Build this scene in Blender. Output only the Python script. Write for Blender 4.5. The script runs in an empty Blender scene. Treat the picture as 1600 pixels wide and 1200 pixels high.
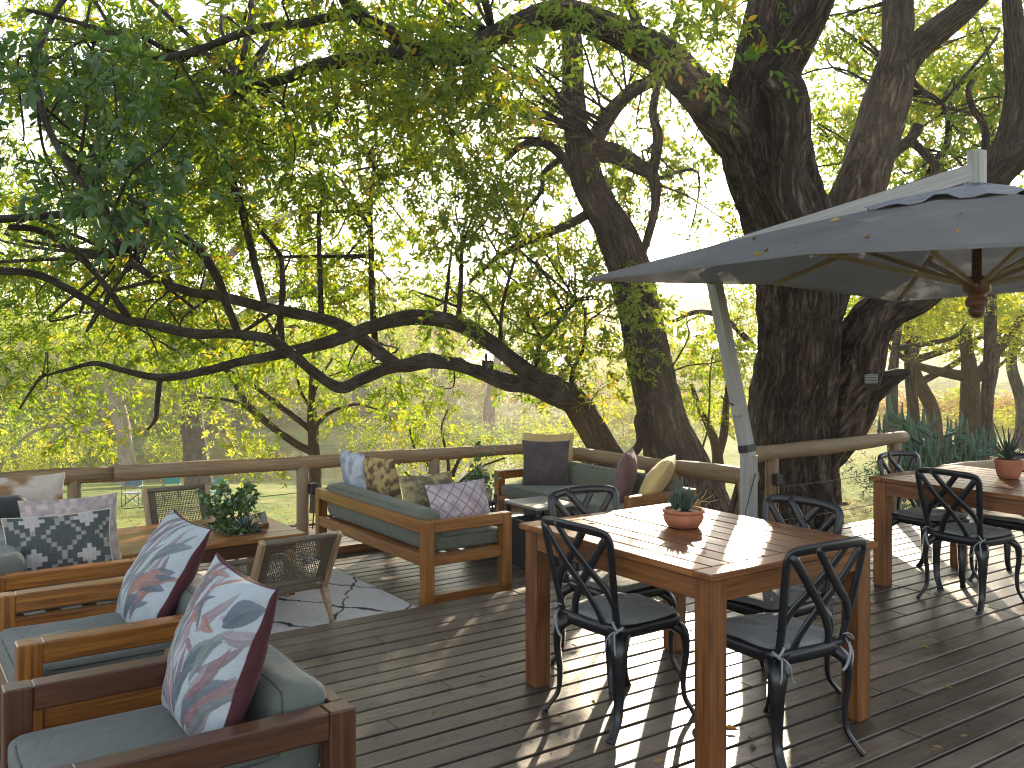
import bpy, bmesh, math, random
import numpy as np
from mathutils import Vector, Matrix

rng = np.random.default_rng(7)
random.seed(7)
R = math.radians
scene = bpy.context.scene
COL = scene.collection

# ------------------------------------------------------------------ camera
F = 1450.0                 # focal length in pixels of a 1600 px wide frame
HZ = 540.0                 # row of the horizon
CAMH = 1.6
YAW = math.atan2(1005.0, F)
SA, CA = math.sin(YAW), math.cos(YAW)
cam_d = bpy.data.cameras.new('camera')
cam = bpy.data.objects.new('camera', cam_d)
COL.objects.link(cam)
cam.location = (0, 0, CAMH)
cam.rotation_euler = (R(90), 0, -YAW)
cam_d.sensor_width = 36.0
cam_d.lens = 36.0 * F / 1600.0
cam_d.shift_y = -(600.0 - HZ) / 1600.0
cam_d.clip_start = 0.05
cam_d.clip_end = 1500.0
scene.camera = cam

# ------------------------------------------------------------------ world, sun, exposure
SUN_EL = R(18.0)
SUN_AZ = YAW + math.atan2(355.0, F)      # clockwise from +Y
world = bpy.data.worlds.new("World")
scene.world = world
world.use_nodes = True
wn = world.node_tree
wn.nodes.clear()
sky = wn.nodes.new('ShaderNodeTexSky')
sky.sky_type = 'NISHITA'
sky.sun_disc = False
sky.sun_elevation = SUN_EL
sky.sun_rotation = SUN_AZ
sky.air_density = 1.0
sky.dust_density = 1.0
sky.ozone_density = 1.0
bg = wn.nodes.new('ShaderNodeBackground')
bg.inputs[1].default_value = 0.15
wo = wn.nodes.new('ShaderNodeOutputWorld')
hs = wn.nodes.new('ShaderNodeHueSaturation')
hs.inputs['Saturation'].default_value = 0.45
wn.links.new(sky.outputs[0], hs.inputs['Color'])
wn.links.new(hs.outputs[0], bg.inputs[0])
wn.links.new(bg.outputs[0], wo.inputs[0])

sun_d = bpy.data.lights.new('sun', 'SUN')
sun_d.energy = 5.0
sun_d.angle = R(0.55)
sun_d.color = (1.0, 0.83, 0.60)
sun = bpy.data.objects.new('sun', sun_d)
COL.objects.link(sun)
sdir = Vector((math.sin(SUN_AZ) * math.cos(SUN_EL), math.cos(SUN_AZ) * math.cos(SUN_EL), math.sin(SUN_EL)))
sun.rotation_euler = sdir.to_track_quat('Z', 'Y').to_euler()
sun.location = (0, 0, 30)

scene.view_settings.view_transform = 'Standard'
scene.view_settings.look = 'None'
scene.view_settings.exposure = 1.55
scene.view_settings.gamma = 1.0
scene.view_settings.use_curve_mapping = False
scene.render.engine = 'CYCLES'
scene.cycles.use_denoising = True
scene.cycles.filter_width = 1.1
scene.cycles.max_bounces = 10
scene.cycles.diffuse_bounces = 6
scene.cycles.glossy_bounces = 3
scene.cycles.transmission_bounces = 4
scene.cycles.transparent_max_bounces = 8
scene.cycles.sample_clamp_indirect = 6.0
scene.cycles.caustics_reflective = False
scene.cycles.caustics_refractive = False

# ------------------------------------------------------------------ coordinates
# world x = direction of the deck boards, world y = away and left, both horizontal.
def W(X, d, z):
    """camera-frame right X, depth d, height z -> world"""
    return Vector((X * CA + d * SA, -X * SA + d * CA, z))
def P(px, py, d):
    """photo pixel at depth d -> world"""
    return W((px - 800.0) / F * d, d, CAMH - (py - HZ) / F * d)
def Pz(px, py, z):
    d = F * (CAMH - z) / (py - HZ)
    return P(px, py, d)
def Wn(X, d, z):
    return np.stack([X * CA + d * SA, -X * SA + d * CA, z], axis=-1)

# ------------------------------------------------------------------ node helpers
class NT:
    def __init__(s, name):
        s.m = bpy.data.materials.new(name)
        s.m.use_nodes = True
        s.t = s.m.node_tree
        s.t.nodes.clear()
        s.out = s.t.nodes.new('ShaderNodeOutputMaterial')
    def n(s, typ, inp=None, **kw):
        nd = s.t.nodes.new(typ)
        for k, v in kw.items():
            setattr(nd, k, v)
        if inp:
            for k, v in inp.items():
                if isinstance(v, bpy.types.NodeSocket):
                    s.t.links.new(v, nd.inputs[k])
                else:
                    nd.inputs[k].default_value = v
        return nd
    def l(s, a, b):
        s.t.links.new(a, b)
    def ramp(s, fac, stops, interp='LINEAR'):
        r = s.n('ShaderNodeValToRGB', {0: fac})
        r.color_ramp.interpolation = interp
        e = r.color_ramp.elements
        while len(e) < len(stops):
            e.new(0.5)
        for i, (p, c) in enumerate(stops):
            e[i].position = p
            e[i].color = (c[0], c[1], c[2], 1.0) if len(c) == 3 else c
        return r.outputs[0]
    def mix(s, fac, a, b, mode='MIX'):
        m = s.n('ShaderNodeMix', data_type='RGBA', blend_type=mode)
        for sock, v in ((m.inputs[0], fac), (m.inputs[6], a), (m.inputs[7], b)):
            if isinstance(v, bpy.types.NodeSocket):
                s.l(v, sock)
            else:
                sock.default_value = v if not isinstance(v, tuple) or len(v) == 4 else (*v, 1.0)
        return m.outputs[2]
    def math(s, op, a, b=0.0):
        m = s.n('ShaderNodeMath', operation=op)
        for i, v in enumerate((a, b)):
            if isinstance(v, bpy.types.NodeSocket):
                s.l(v, m.inputs[i])
            else:
                m.inputs[i].default_value = v
        return m.outputs[0]
    def noise(s, vec, scale, detail=4.0, rough=0.55, dist=0.0, dim='3D', w=None):
        n = s.n('ShaderNodeTexNoise', {'Scale': scale, 'Detail': detail, 'Roughness': rough, 'Distortion': dist}, noise_dimensions=dim)
        if vec is not None:
            s.l(vec, n.inputs['Vector'])
        if w is not None:
            s.l(w, n.inputs['W'])
        return n.outputs[0]
    def mapping(s, vec, scale=(1, 1, 1), loc=(0, 0, 0)):
        m = s.n('ShaderNodeMapping', {'Scale': scale, 'Location': loc})
        s.l(vec, m.inputs[0])
        return m.outputs[0]
    def bump(s, h, strength=0.4, dist=0.01):
        b = s.n('ShaderNodeBump', {'Strength': strength, 'Distance': dist})
        s.l(h, b.inputs['Height'])
        return b.outputs[0]
    def bsdf(s, color, rough=0.5, normal=None, spec=0.5, **kw):
        p = s.n('ShaderNodeBsdfPrincipled')
        for k, v in (('Base Color', color), ('Roughness', rough), ('Specular IOR Level', spec)):
            if isinstance(v, bpy.types.NodeSocket):
                s.l(v, p.inputs[k])
            else:
                p.inputs[k].default_value = v if not isinstance(v, tuple) or len(v) == 4 else (*v, 1.0)
        for k, v in kw.items():
            p.inputs[k.replace('_', ' ')].default_value = v
        if normal is not None:
            s.l(normal, p.inputs['Normal'])
        s.l(p.outputs[0], s.out.inputs[0])
        return p

def uvvec(t):
    return t.n('ShaderNodeUVMap').outputs[0]
def objrand(t):
    return t.n('ShaderNodeObjectInfo').outputs['Random']

def mat_wood(name, dark, mid, light, rough=0.4, grain=1.0, weather=None, coat=0.0, bumps=0.25, vary=0.35, stain=0.0):
    t = NT(name)
    uv = uvvec(t)
    rnd = objrand(t)
    w = t.math('MULTIPLY', rnd, 57.0)
    v1 = t.mapping(uv, (1.3, 26.0 * grain, 1.0))
    n1 = t.noise(v1, 1.6, 6.0, 0.6, 0.6, '4D', w)
    v2 = t.mapping(uv, (4.0, 170.0 * grain, 1.0))
    n2 = t.noise(v2, 1.0, 3.0, 0.6, 0.2, '4D', w)
    v3 = t.mapping(uv, (1.1, 5.0, 1.0))
    n3 = t.noise(v3, 1.4, 3.0, 0.5, 0.0, '4D', w)
    s = t.math('ADD', t.math('MULTIPLY', n1, 0.6), t.math('MULTIPLY', n2, 0.4))
    c = t.ramp(s, [(0.36, dark), (0.5, mid), (0.65, light)])
    if weather:
        c = t.mix(t.ramp(n3, [(0.42, (0, 0, 0)), (0.66, (1, 1, 1))]), c, (*weather, 1.0))
    if stain:
        pos = t.n('ShaderNodeNewGeometry').outputs['Position']
        s1 = t.noise(pos, 1.1, 6.0, 0.65, 0.6)
        s2 = t.noise(pos, 9.0, 5.0, 0.7, 0.3)
        c = t.mix(stain, c, t.ramp(s1, [(0.36, (0.45, 0.43, 0.42)), (0.52, (1, 1, 1)), (0.68, (1.0, 0.92, 0.80))]), 'MULTIPLY')
        c = t.mix(stain * 0.8, c, t.ramp(s2, [(0.34, (0.30, 0.29, 0.28)), (0.46, (1, 1, 1))]), 'MULTIPLY')
    hv = t.n('ShaderNodeHueSaturation', {'Hue': 0.5, 'Saturation': 1.0})
    val = t.math('ADD', t.math('MULTIPLY', rnd, vary * 2), 1.0 - vary)
    t.l(val, hv.inputs['Value'])
    t.l(c, hv.inputs['Color'])
    rg = t.math('ADD', t.math('MULTIPLY', n3, 0.35), rough - 0.17)
    nm = t.bump(t.math('ADD', t.math('MULTIPLY', n2, 0.7), t.math('MULTIPLY', n1, 0.5)), bumps, 0.004)
    p = t.bsdf(hv.outputs[0], rg, nm, 0.5)
    if coat:
        p.inputs['Coat Weight'].default_value = coat
        p.inputs['Coat Roughness'].default_value = 0.25
    return t.m

def mat_plain(name, col, rough=0.5, metal=0.0, nscale=30.0, amt=0.25, bumps=0.15, bdist=0.003, spec=0.5, coat=0.0):
    t = NT(name)
    tc = t.n('ShaderNodeTexCoord').outputs['Object']
    n = t.noise(tc, nscale, 5.0, 0.6)
    n2 = t.noise(tc, nscale * 0.12, 3.0, 0.6)
    f = t.math('ADD', t.math('MULTIPLY', n, 0.5), t.math('MULTIPLY', n2, 0.5))
    lo = tuple(c * (1 - amt) for c in col)
    hi = tuple(min(1.0, c * (1 + amt)) for c in col)
    c = t.ramp(f, [(0.3, lo), (0.7, hi)])
    rg = t.math('ADD', t.math('MULTIPLY', n2, 0.3), max(0.02, rough - 0.15))
    p = t.bsdf(c, rg, t.bump(n, bumps, bdist), spec, Metallic=metal)
    if coat:
        p.inputs['Coat Weight'].default_value = coat
        p.inputs['Coat Roughness'].default_value = 0.15
    return t.m

def mat_fabric(name, col, weave=420.0, wrinkle=1.0, rough=0.85, amt=0.12):
    t = NT(name)
    tc = t.n('ShaderNodeTexCoord').outputs['Object']
    n = t.noise(tc, weave, 2.0, 0.6)
    n2 = t.noise(tc, 7.0, 4.0, 0.55, 0.8)
    lo = tuple(c * (1 - amt) for c in col)
    hi = tuple(min(1.0, c * (1 + amt)) for c in col)
    c = t.ramp(t.math('ADD', t.math('MULTIPLY', n, 0.6), t.math('MULTIPLY', n2, 0.4)), [(0.35, lo), (0.65, hi)])
    b1 = t.bump(n2, 0.35 * wrinkle, 0.05)
    b2 = t.n('ShaderNodeBump', {'Strength': 0.2, 'Distance': 0.002})
    t.l(n, b2.inputs['Height'])
    t.l(b1, b2.inputs['Normal'])
    p = t.bsdf(c, rough, b2.outputs[0], 0.3)
    p.inputs['Sheen Weight'].default_value = 0.15
    return t.m

def mat_print(name, rough=0.85):
    """flat printed cloth: the print is stored on the mesh"""
    t = NT(name)
    a = t.n('ShaderNodeAttribute', attribute_name='print').outputs['Color']
    tc = t.n('ShaderNodeTexCoord').outputs['Object']
    n = t.noise(tc, 380.0, 2.0, 0.6)
    n2 = t.noise(tc, 9.0, 4.0, 0.55, 1.0)
    c = t.mix(0.25, a, t.ramp(n, [(0.3, (0.35, 0.35, 0.35)), (0.7, (0.9, 0.9, 0.9))]), 'MULTIPLY')
    b1 = t.bump(n2, 0.3, 0.05)
    b2 = t.n('ShaderNodeBump', {'Strength': 0.2, 'Distance': 0.002})
    t.l(n, b2.inputs['Height'])
    t.l(b1, b2.inputs['Normal'])
    p = t.bsdf(c, rough, b2.outputs[0], 0.25)
    return t.m

def mat_leaf(name, stops, trans=0.5, tcol=(1.5, 1.35, 0.35), gloss=0.06, rough=0.4):
    """leaf blade: its own hue varies leaf by leaf through the attribute 'tint'"""
    t = NT(name)
    a = t.n('ShaderNodeAttribute', attribute_name='tint').outputs['Fac']
    c = t.ramp(a, stops)
    d = t.n('ShaderNodeBsdfDiffuse')
    t.l(c, d.inputs['Color'])
    tr = t.n('ShaderNodeBsdfTranslucent')
    tc = t.mix(1.0, c, (*tcol, 1.0), 'MULTIPLY')
    t.l(tc, tr.inputs['Color'])
    m = t.n('ShaderNodeMixShader', {0: trans})
    t.l(d.outputs[0], m.inputs[1])
    t.l(tr.outputs[0], m.inputs[2])
    g = t.n('ShaderNodeBsdfGlossy', {'Roughness': rough})
    m2 = t.n('ShaderNodeMixShader', {0: gloss})
    t.l(m.outputs[0], m2.inputs[1])
    t.l(g.outputs[0], m2.inputs[2])
    t.l(m2.outputs[0], t.out.inputs[0])
    return t.m

def mat_bark(name, dark, mid, light, scale=1.0, lichen=None, bumps=1.0):
    """furrowed bark: long broken ridges along the limb, flaky plates, pale worn crests"""
    t = NT(name)
    uv = uvvec(t)
    wob = t.n('ShaderNodeTexNoise', {'Scale': 3.0 * scale, 'Detail': 3.0})
    t.l(uv, wob.inputs['Vector'])
    wv = t.n('ShaderNodeVectorMath', operation='MULTIPLY_ADD')
    t.l(wob.outputs['Color'], wv.inputs[0])
    wv.inputs[1].default_value = (0.10 / scale, 0.16 / scale, 0.0)
    t.l(uv, wv.inputs[2])
    n1 = t.noise(t.mapping(wv.outputs[0], (30.0 * scale, 4.2 * scale, 1.0)), 1.0, 5.0, 0.6, 0.5)
    rid = t.math('SUBTRACT', 1.0, t.math('ABSOLUTE', t.math('MULTIPLY', t.math('SUBTRACT', n1, 0.5), 4.0)))
    n2 = t.noise(t.mapping(uv, (60.0 * scale, 22.0 * scale, 1.0)), 1.0, 4.0, 0.65, 0.4)
    n4 = t.noise(t.mapping(uv, (9.0 * scale, 2.6 * scale, 1.0)), 1.0, 3.0, 0.6, 0.6)
    h = t.math('SUBTRACT', 1.0, t.math('MULTIPLY', t.math('MAXIMUM', rid, 0.0), 0.75))
    h = t.math('ADD', t.math('MULTIPLY', h, 0.6), t.math('MULTIPLY', n2, 0.4))
    c = t.ramp(t.math('ADD', t.math('MULTIPLY', h, 0.75), t.math('MULTIPLY', n4, 0.28)), [(0.40, dark), (0.60, mid), (0.82, light)])
    if lichen:
        n3 = t.noise(t.mapping(uv, (5.0, 3.0, 1.0)), 1.0, 5.0, 0.6)
        c = t.mix(t.ramp(n3, [(0.5, (0, 0, 0)), (0.66, (1, 1, 1))]), c, (*lichen, 1.0))
    t.bsdf(c, 0.85, t.bump(h, bumps, 0.06 / max(scale, 0.5)), 0.25)
    return t.m

# ------------------------------------------------------------------ mesh helpers
def link(name, me, mat=None, parent=None):
    o = bpy.data.objects.new(name, me)
    COL.objects.link(o)
    if mat is not None and me is not None:
        if not me.materials:
            me.materials.append(mat)
    if parent is not None:
        o.parent = parent
    return o

def tag(o, label=None, cat=None, group=None, kind=None):
    if label: o['label'] = label
    if cat: o['category'] = cat
    if group: o['group'] = group
    if kind: o['kind'] = kind
    return o

def empty(name, loc=(0, 0, 0), rz=0.0, label=None, cat=None, group=None, kind=None):
    o = bpy.data.objects.new(name, None)
    COL.objects.link(o)
    o.empty_display_size = 0.1
    o.location = loc
    o.rotation_euler = (0, 0, rz)
    return tag(o, label, cat, group, kind)

def copy_tree(o, loc=None, rz=None, label=None, parent=None):
    c = o.copy()
    COL.objects.link(c)
    if parent is not None:
        c.parent = parent
    if loc is not None: c.location = loc
    if rz is not None: c.rotation_euler = (0, 0, rz)
    if label: c['label'] = label
    for ch in list(o.children):
        copy_tree(ch, parent=c)
    return c

def smooth_mesh(me, on=True):
    me.polygons.foreach_set('use_smooth', np.full(len(me.polygons), on))

def set_uv(me, uv_per_vert):
    l = me.uv_layers.new(name='UVMap')
    vi = np.empty(len(me.loops), np.int32)
    me.loops.foreach_get('vertex_index', vi)
    l.data.foreach_set('uv', np.asarray(uv_per_vert, np.float32)[vi].ravel())

def grain_uv(me, axis):
    co = np.empty(len(me.vertices) * 3, np.float32)
    me.vertices.foreach_get('co', co)
    co = co.reshape(-1, 3)
    o = [a for a in range(3) if a != axis]
    set_uv(me, np.stack([co[:, axis], co[:, o[0]] + co[:, o[1]]], 1))

class MB:
    """collects shapes into one mesh"""
    def __init__(s):
        s.v, s.f, s.uv = [], [], []
    def add(s, v, f, uv=None):
        b = len(s.v)
        s.v.extend([tuple(p) for p in v])
        s.f.extend([tuple(i + b for i in q) for q in f])
        if uv is None:
            uv = [(p[0] + p[1], p[2]) for p in v]
        s.uv.extend([tuple(u) for u in uv])
    def box(s, c, size, b=0.004, rot=None, axis=None):
        v, f = chamfer_box(size, b)
        v = np.array(v)
        if axis is None:
            axis = int(np.argmax(size))
        o = [a for a in range(3) if a != axis]
        uv = np.stack([v[:, axis], v[:, o[0]] + v[:, o[1]]], 1)
        if rot is not None:
            v = v @ np.array(rot.to_3x3()).T
        s.add(v + np.array(c), f, uv)
    def tube(s, pts, rad, n=8, flat=1.0, up=None, cap=True, phase=0.0):
        v, f, uv = tube_arrays(pts, rad, n, flat, up, cap, phase)
        s.add(v, f, uv)
    def lathe(s, prof, n=20, c=(0, 0, 0)):
        v, f, uv = [], [], []
        m = len(prof)
        for i, (r, z) in enumerate(prof):
            for k in range(n):
                a = 2 * math.pi * k / n
                v.append((c[0] + r * math.cos(a), c[1] + r * math.sin(a), c[2] + z))
                uv.append((k / n, z))
        for i in range(m - 1):
            for k in range(n):
                k2 = (k + 1) % n
                f.append((i * n + k, i * n + k2, (i + 1) * n + k2, (i + 1) * n + k))
        s.add(v, f, uv)
    def build(s, name, mat, parent=None, smooth=False):
        me = bpy.data.meshes.new(name)
        me.from_pydata(s.v, [], s.f)
        set_uv(me, s.uv)
        if smooth:
            smooth_mesh(me)
        me.update()
        return link(name, me, mat, parent)

def chamfer_box(size, b):
    h = [x / 2 for x in size]
    b = min(b, *(x * 0.45 for x in h))
    v, idx = [], {}
    for sx in (-1, 1):
        for sy in (-1, 1):
            for sz in (-1, 1):
                s = (sx, sy, sz)
                for t in range(3):
                    idx[(s, t)] = len(v)
                    v.append(tuple(s[a] * (h[a] if a == t else h[a] - b) for a in range(3)))
    f = []
    for t in range(3):
        a, c = [(1, 2), (2, 0), (0, 1)][t]
        for sg in (-1, 1):
            q = []
            for (p, r) in ((-1, -1), (1, -1), (1, 1), (-1, 1)):
                s = [0, 0, 0]
                s[t], s[a], s[c] = sg, p, r
                q.append(idx[(tuple(s), t)])
            f.append(tuple(q if sg > 0 else q[::-1]))
    for t in range(3):                      # edges parallel to axis t
        a, c = [(1, 2), (2, 0), (0, 1)][t]
        for p in (-1, 1):
            for r in (-1, 1):
                lo, hi = [0, 0, 0], [0, 0, 0]
                lo[t], hi[t] = -1, 1
                lo[a] = hi[a] = p
                lo[c] = hi[c] = r
                lo, hi = tuple(lo), tuple(hi)
                q = [idx[(lo, a)], idx[(hi, a)], idx[(hi, c)], idx[(lo, c)]]
                f.append(tuple(q[::-1] if p * r > 0 else q))
    for sx in (-1, 1):
        for sy in (-1, 1):
            for sz in (-1, 1):
                s = (sx, sy, sz)
                q = [idx[(s, 0)], idx[(s, 1)], idx[(s, 2)]]
                f.append(tuple(q if sx * sy * sz > 0 else q[::-1]))
    return v, f

def catmull(pts, per=8):
    p = np.array(pts, float)
    if len(p) < 3:
        t = np.linspace(0, 1, per + 1)[:, None]
        return p[0] * (1 - t) + p[-1] * t
    q = np.vstack([2 * p[0] - p[1], p, 2 * p[-1] - p[-2]])
    out = []
    for i in range(1, len(q) - 2):
        t = np.linspace(0, 1, per, endpoint=False)[:, None]
        a, b, c, d = q[i - 1], q[i], q[i + 1], q[i + 2]
        out.append(0.5 * ((2 * b) + (-a + c) * t + (2 * a - 5 * b + 4 * c - d) * t ** 2 + (-a + 3 * b - 3 * c + d) * t ** 3))
    out.append(p[-1][None])
    return np.vstack(out)

def frames(pts, up=None):
    p = np.array(pts, float)
    t = np.gradient(p, axis=0)
    t /= np.linalg.norm(t, axis=1)[:, None] + 1e-12
    if up is None:
        up = np.array([0, 0, 1.0]) if abs(t[0][2]) < 0.9 else np.array([1.0, 0, 0])
        fixed = False
    else:
        up = np.array(up, float)
        fixed = True
    n = np.zeros_like(p)
    b = np.zeros_like(p)
    u = up - t[0] * np.dot(up, t[0])
    u /= np.linalg.norm(u) + 1e-12
    for i in range(len(p)):
        src = up if fixed else u
        u = src - t[i] * np.dot(src, t[i])
        u /= np.linalg.norm(u) + 1e-12
        n[i] = u
        b[i] = np.cross(t[i], u)
    return t, n, b

def tube_arrays(pts, rad, n=8, flat=1.0, up=None, cap=True, phase=0.0, ridge=None):
    p = np.array(pts, float)
    m = len(p)
    rad = np.broadcast_to(np.asarray(rad, float), (m,)) if np.ndim(rad) <= 1 else np.asarray(rad)
    flat = np.broadcast_to(np.asarray(flat, float), (m,))
    t, nn, bb = frames(p, up)
    a = np.linspace(0, 2 * math.pi, n, endpoint=False) + phase
    rr = rad[:, None] * np.ones(n)
    if ridge is not None:
        rr = rr + ridge
    v = p[:, None, :] + rr[:, :, None] * (np.cos(a)[None, :, None] * bb[:, None, :] + (np.sin(a)[None, :, None] * flat[:, None, None]) * nn[:, None, :])
    v = v.reshape(-1, 3)
    L = np.concatenate([[0], np.cumsum(np.linalg.norm(np.diff(p, axis=0), axis=1))])
    rm = float(np.mean(rad))
    uv = np.stack([np.broadcast_to((a - phase) * rm, (m, n)), np.broadcast_to(L[:, None], (m, n))], -1).reshape(-1, 2)
    i = np.arange(m - 1)[:, None] * n
    k = np.arange(n)[None, :]
    k2 = (k + 1) % n
    f = np.stack([i + k, i + k2, i + n + k2, i + n + k], -1).reshape(-1, 4).tolist()
    if cap:
        f.append(list(range(n))[::-1])
        f.append([(m - 1) * n + k for k in range(n)])
    return v, f, uv

def box_obj(name, size, c, mat, parent=None, b=0.004, axis=None, rot=None):
    m = MB()
    m.box((0, 0, 0), size, b, axis=axis)
    o = m.build(name, mat, parent)
    o.location = c
    if rot is not None:
        o.rotation_euler = rot
    return o

def vnoise(x, y, seed=0):
    xi, yi = np.floor(x).astype(int), np.floor(y).astype(int)
    xf, yf = x - xi, y - yi
    u, v = xf * xf * (3 - 2 * xf), yf * yf * (3 - 2 * yf)
    def h(a, b):
        k = (a * 374761393 + b * 668265263 + seed * 1442695) & 0x7fffffff
        k = ((k ^ (k >> 13)) * 1274126177) & 0x7fffffff
        return ((k ^ (k >> 16)) & 0xffff) / 65535.0
    return (h(xi, yi) * (1 - u) + h(xi + 1, yi) * u) * (1 - v) + (h(xi, yi + 1) * (1 - u) + h(xi + 1, yi + 1) * u) * v
def fbm(x, y, seed=0, o=4):
    s, a, t = 0.0, 0.5, 0.0
    for k in range(o):
        s = s + a * vnoise(x * 2 ** k, y * 2 ** k, seed + k)
        t += a
        a *= 0.5
    return s / t

# ------------------------------------------------------------------ materials
M = {}
M['deck'] = mat_wood('deck_timber', (0.034, 0.024, 0.017), (0.098, 0.072, 0.050), (0.20, 0.152, 0.108), rough=0.38, weather=(0.135, 0.108, 0.085), bumps=0.6, vary=0.28, stain=0.75)
M['teak'] = mat_wood('oiled_teak', (0.085, 0.027, 0.005), (0.215, 0.078, 0.012), (0.36, 0.155, 0.028), rough=0.36, bumps=0.12, vary=0.15, coat=0.25)
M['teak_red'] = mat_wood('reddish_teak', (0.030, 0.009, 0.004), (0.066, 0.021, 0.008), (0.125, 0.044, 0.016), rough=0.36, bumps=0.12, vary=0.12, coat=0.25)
M['table'] = mat_wood('table_teak', (0.070, 0.022, 0.007), (0.175, 0.060, 0.014), (0.29, 0.115, 0.030), rough=0.43, bumps=0.15, vary=0.2, coat=0.08)
M['pale_wood'] = mat_wood('pale_lounge_wood', (0.20, 0.12, 0.06), (0.34, 0.22, 0.12), (0.46, 0.32, 0.19), rough=0.45, bumps=0.12, vary=0.1)
M['log'] = mat_wood('weathered_log', (0.075, 0.042, 0.018), (0.22, 0.135, 0.060), (0.38, 0.26, 0.13), rough=0.65, grain=0.8, weather=(0.22, 0.165, 0.105), bumps=0.9, vary=0.1)
M['mast'] = mat_wood('grey_painted_timber', (0.22, 0.21, 0.195), (0.29, 0.28, 0.26), (0.36, 0.345, 0.32), rough=0.45, bumps=0.1, vary=0.05)
M['rib'] = mat_wood('umbrella_rib_wood', (0.22, 0.16, 0.10), (0.34, 0.26, 0.17), (0.45, 0.36, 0.25), rough=0.5, bumps=0.1, vary=0.12)
M['hub'] = mat_wood('turned_hub_wood', (0.075, 0.026, 0.010), (0.14, 0.050, 0.019), (0.21, 0.085, 0.033), rough=0.35, vary=0.05, coat=0.3)
M['grey_wood'] = mat_wood('grey_slab_wood', (0.16, 0.14, 0.12), (0.26, 0.24, 0.21), (0.36, 0.33, 0.30), rough=0.5, weather=(0.30, 0.29, 0.27), vary=0.05)
M['black_metal'] = mat_plain('black_painted_metal', (0.007, 0.0075, 0.010), 0.33, 0.0, 60.0, 0.3, 0.1, 0.001, 0.5, coat=0.15)
M['wire'] = mat_plain('steel_wire', (0.12, 0.12, 0.11), 0.5, 0.8)
M['black_box'] = mat_plain('black_ottoman', (0.012, 0.013, 0.015), 0.6, 0.0, 80.0, 0.3)
M['black_plastic'] = mat_plain('black_plastic', (0.015, 0.015, 0.016), 0.45)
M['cushion'] = mat_fabric('sage_grey_canvas', (0.118, 0.126, 0.090), wrinkle=1.0)
M['cushion_blue'] = mat_fabric('blue_grey_canvas', (0.105, 0.116, 0.103), wrinkle=0.7)
M['pad'] = mat_fabric('chair_pad_canvas', (0.19, 0.185, 0.175), wrinkle=1.0)
M['dark_canvas'] = mat_fabric('charcoal_canvas', (0.035, 0.04, 0.04), wrinkle=0.8)
M['tie'] = mat_fabric('tie_cord', (0.27, 0.275, 0.29))
M['print'] = mat_print('printed_cotton')
M['knit'] = mat_fabric('brown_knit', (0.075, 0.055, 0.055), weave=140.0, amt=0.55)
M['tan_cloth'] = mat_fabric('tan_cloth', (0.45, 0.31, 0.13))
M['mustard'] = mat_fabric('mustard_cloth', (0.55, 0.39, 0.15))
M['plum'] = mat_fabric('plum_cloth', (0.12, 0.06, 0.06), weave=160.0, amt=0.4)
M['piping_dark'] = mat_fabric('dark_piping', (0.05, 0.055, 0.05))
M['piping_pale'] = mat_fabric('pale_piping', (0.5, 0.45, 0.4))
M['weave'] = mat_plain('woven_cord', (0.13, 0.105, 0.07), 0.7, 0.0, 200.0, 0.4)
M['terracotta'] = mat_plain('terracotta', (0.36, 0.13, 0.065), 0.75, 0.0, 22.0, 0.35, 0.3, 0.004)
M['beige_pot'] = mat_plain('beige_clay', (0.46, 0.36, 0.23), 0.7, 0.0, 18.0, 0.2, 0.2)
M['soil'] = mat_plain('potting_soil', (0.035, 0.024, 0.016), 0.95, 0.0, 60.0, 0.5, 0.8, 0.01)
M['aloe'] = mat_leaf('aloe_leaf', [(0.0, (0.035, 0.075, 0.045)), (1.0, (0.08, 0.14, 0.075))], trans=0.15, tcol=(1.1, 1.2, 0.7), gloss=0.1)
M['jade'] = mat_leaf('jade_leaf', [(0.0, (0.04, 0.10, 0.025)), (1.0, (0.11, 0.20, 0.05))], trans=0.2, tcol=(1.2, 1.2, 0.5), gloss=0.12)
M['cactus'] = mat_leaf('cactus_skin', [(0.0, (0.075, 0.15, 0.105)), (1.0, (0.15, 0.25, 0.16))], trans=0.12, tcol=(1.2, 1.3, 0.7), gloss=0.03)
M['teal_cloth'] = mat_fabric('teal_canvas', (0.03, 0.26, 0.24))
M['blue_cloth'] = mat_fabric('slate_blue_canvas', (0.10, 0.18, 0.22))
M['thin_metal'] = mat_plain('dull_metal', (0.10, 0.14, 0.15), 0.5, 0.5)
M['rock'] = mat_plain('pale_rock', (0.42, 0.38, 0.33), 0.9, 0.0, 6.0, 0.3, 0.6, 0.03)
M['sign_metal'] = mat_plain('sign_plate', (0.30, 0.31, 0.30), 0.5, 0.3, 40.0, 0.3)

BARK_DARK = mat_bark('dark_furrowed_bark', (0.026, 0.017, 0.012), (0.135, 0.094, 0.066), (0.37, 0.29, 0.22), 0.62, bumps=1.0)
BARK_BRANCH = mat_bark('branch_bark', (0.022, 0.016, 0.011), (0.085, 0.064, 0.046), (0.20, 0.16, 0.12), 1.6, lichen=(0.085, 0.08, 0.07), bumps=0.8)
BARK_GREY = mat_bark('grey_bark', (0.05, 0.042, 0.036), (0.13, 0.115, 0.10), (0.23, 0.21, 0.19), 0.6, bumps=0.8)
BARK_PALE = mat_bark('pale_bark', (0.24, 0.19, 0.14), (0.36, 0.30, 0.23), (0.46, 0.40, 0.33), 0.3, bumps=0.3)
BARK_WARM = mat_bark('warm_brown_bark', (0.05, 0.03, 0.016), (0.115, 0.072, 0.04), (0.19, 0.125, 0.075), 0.9, bumps=0.8)

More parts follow.
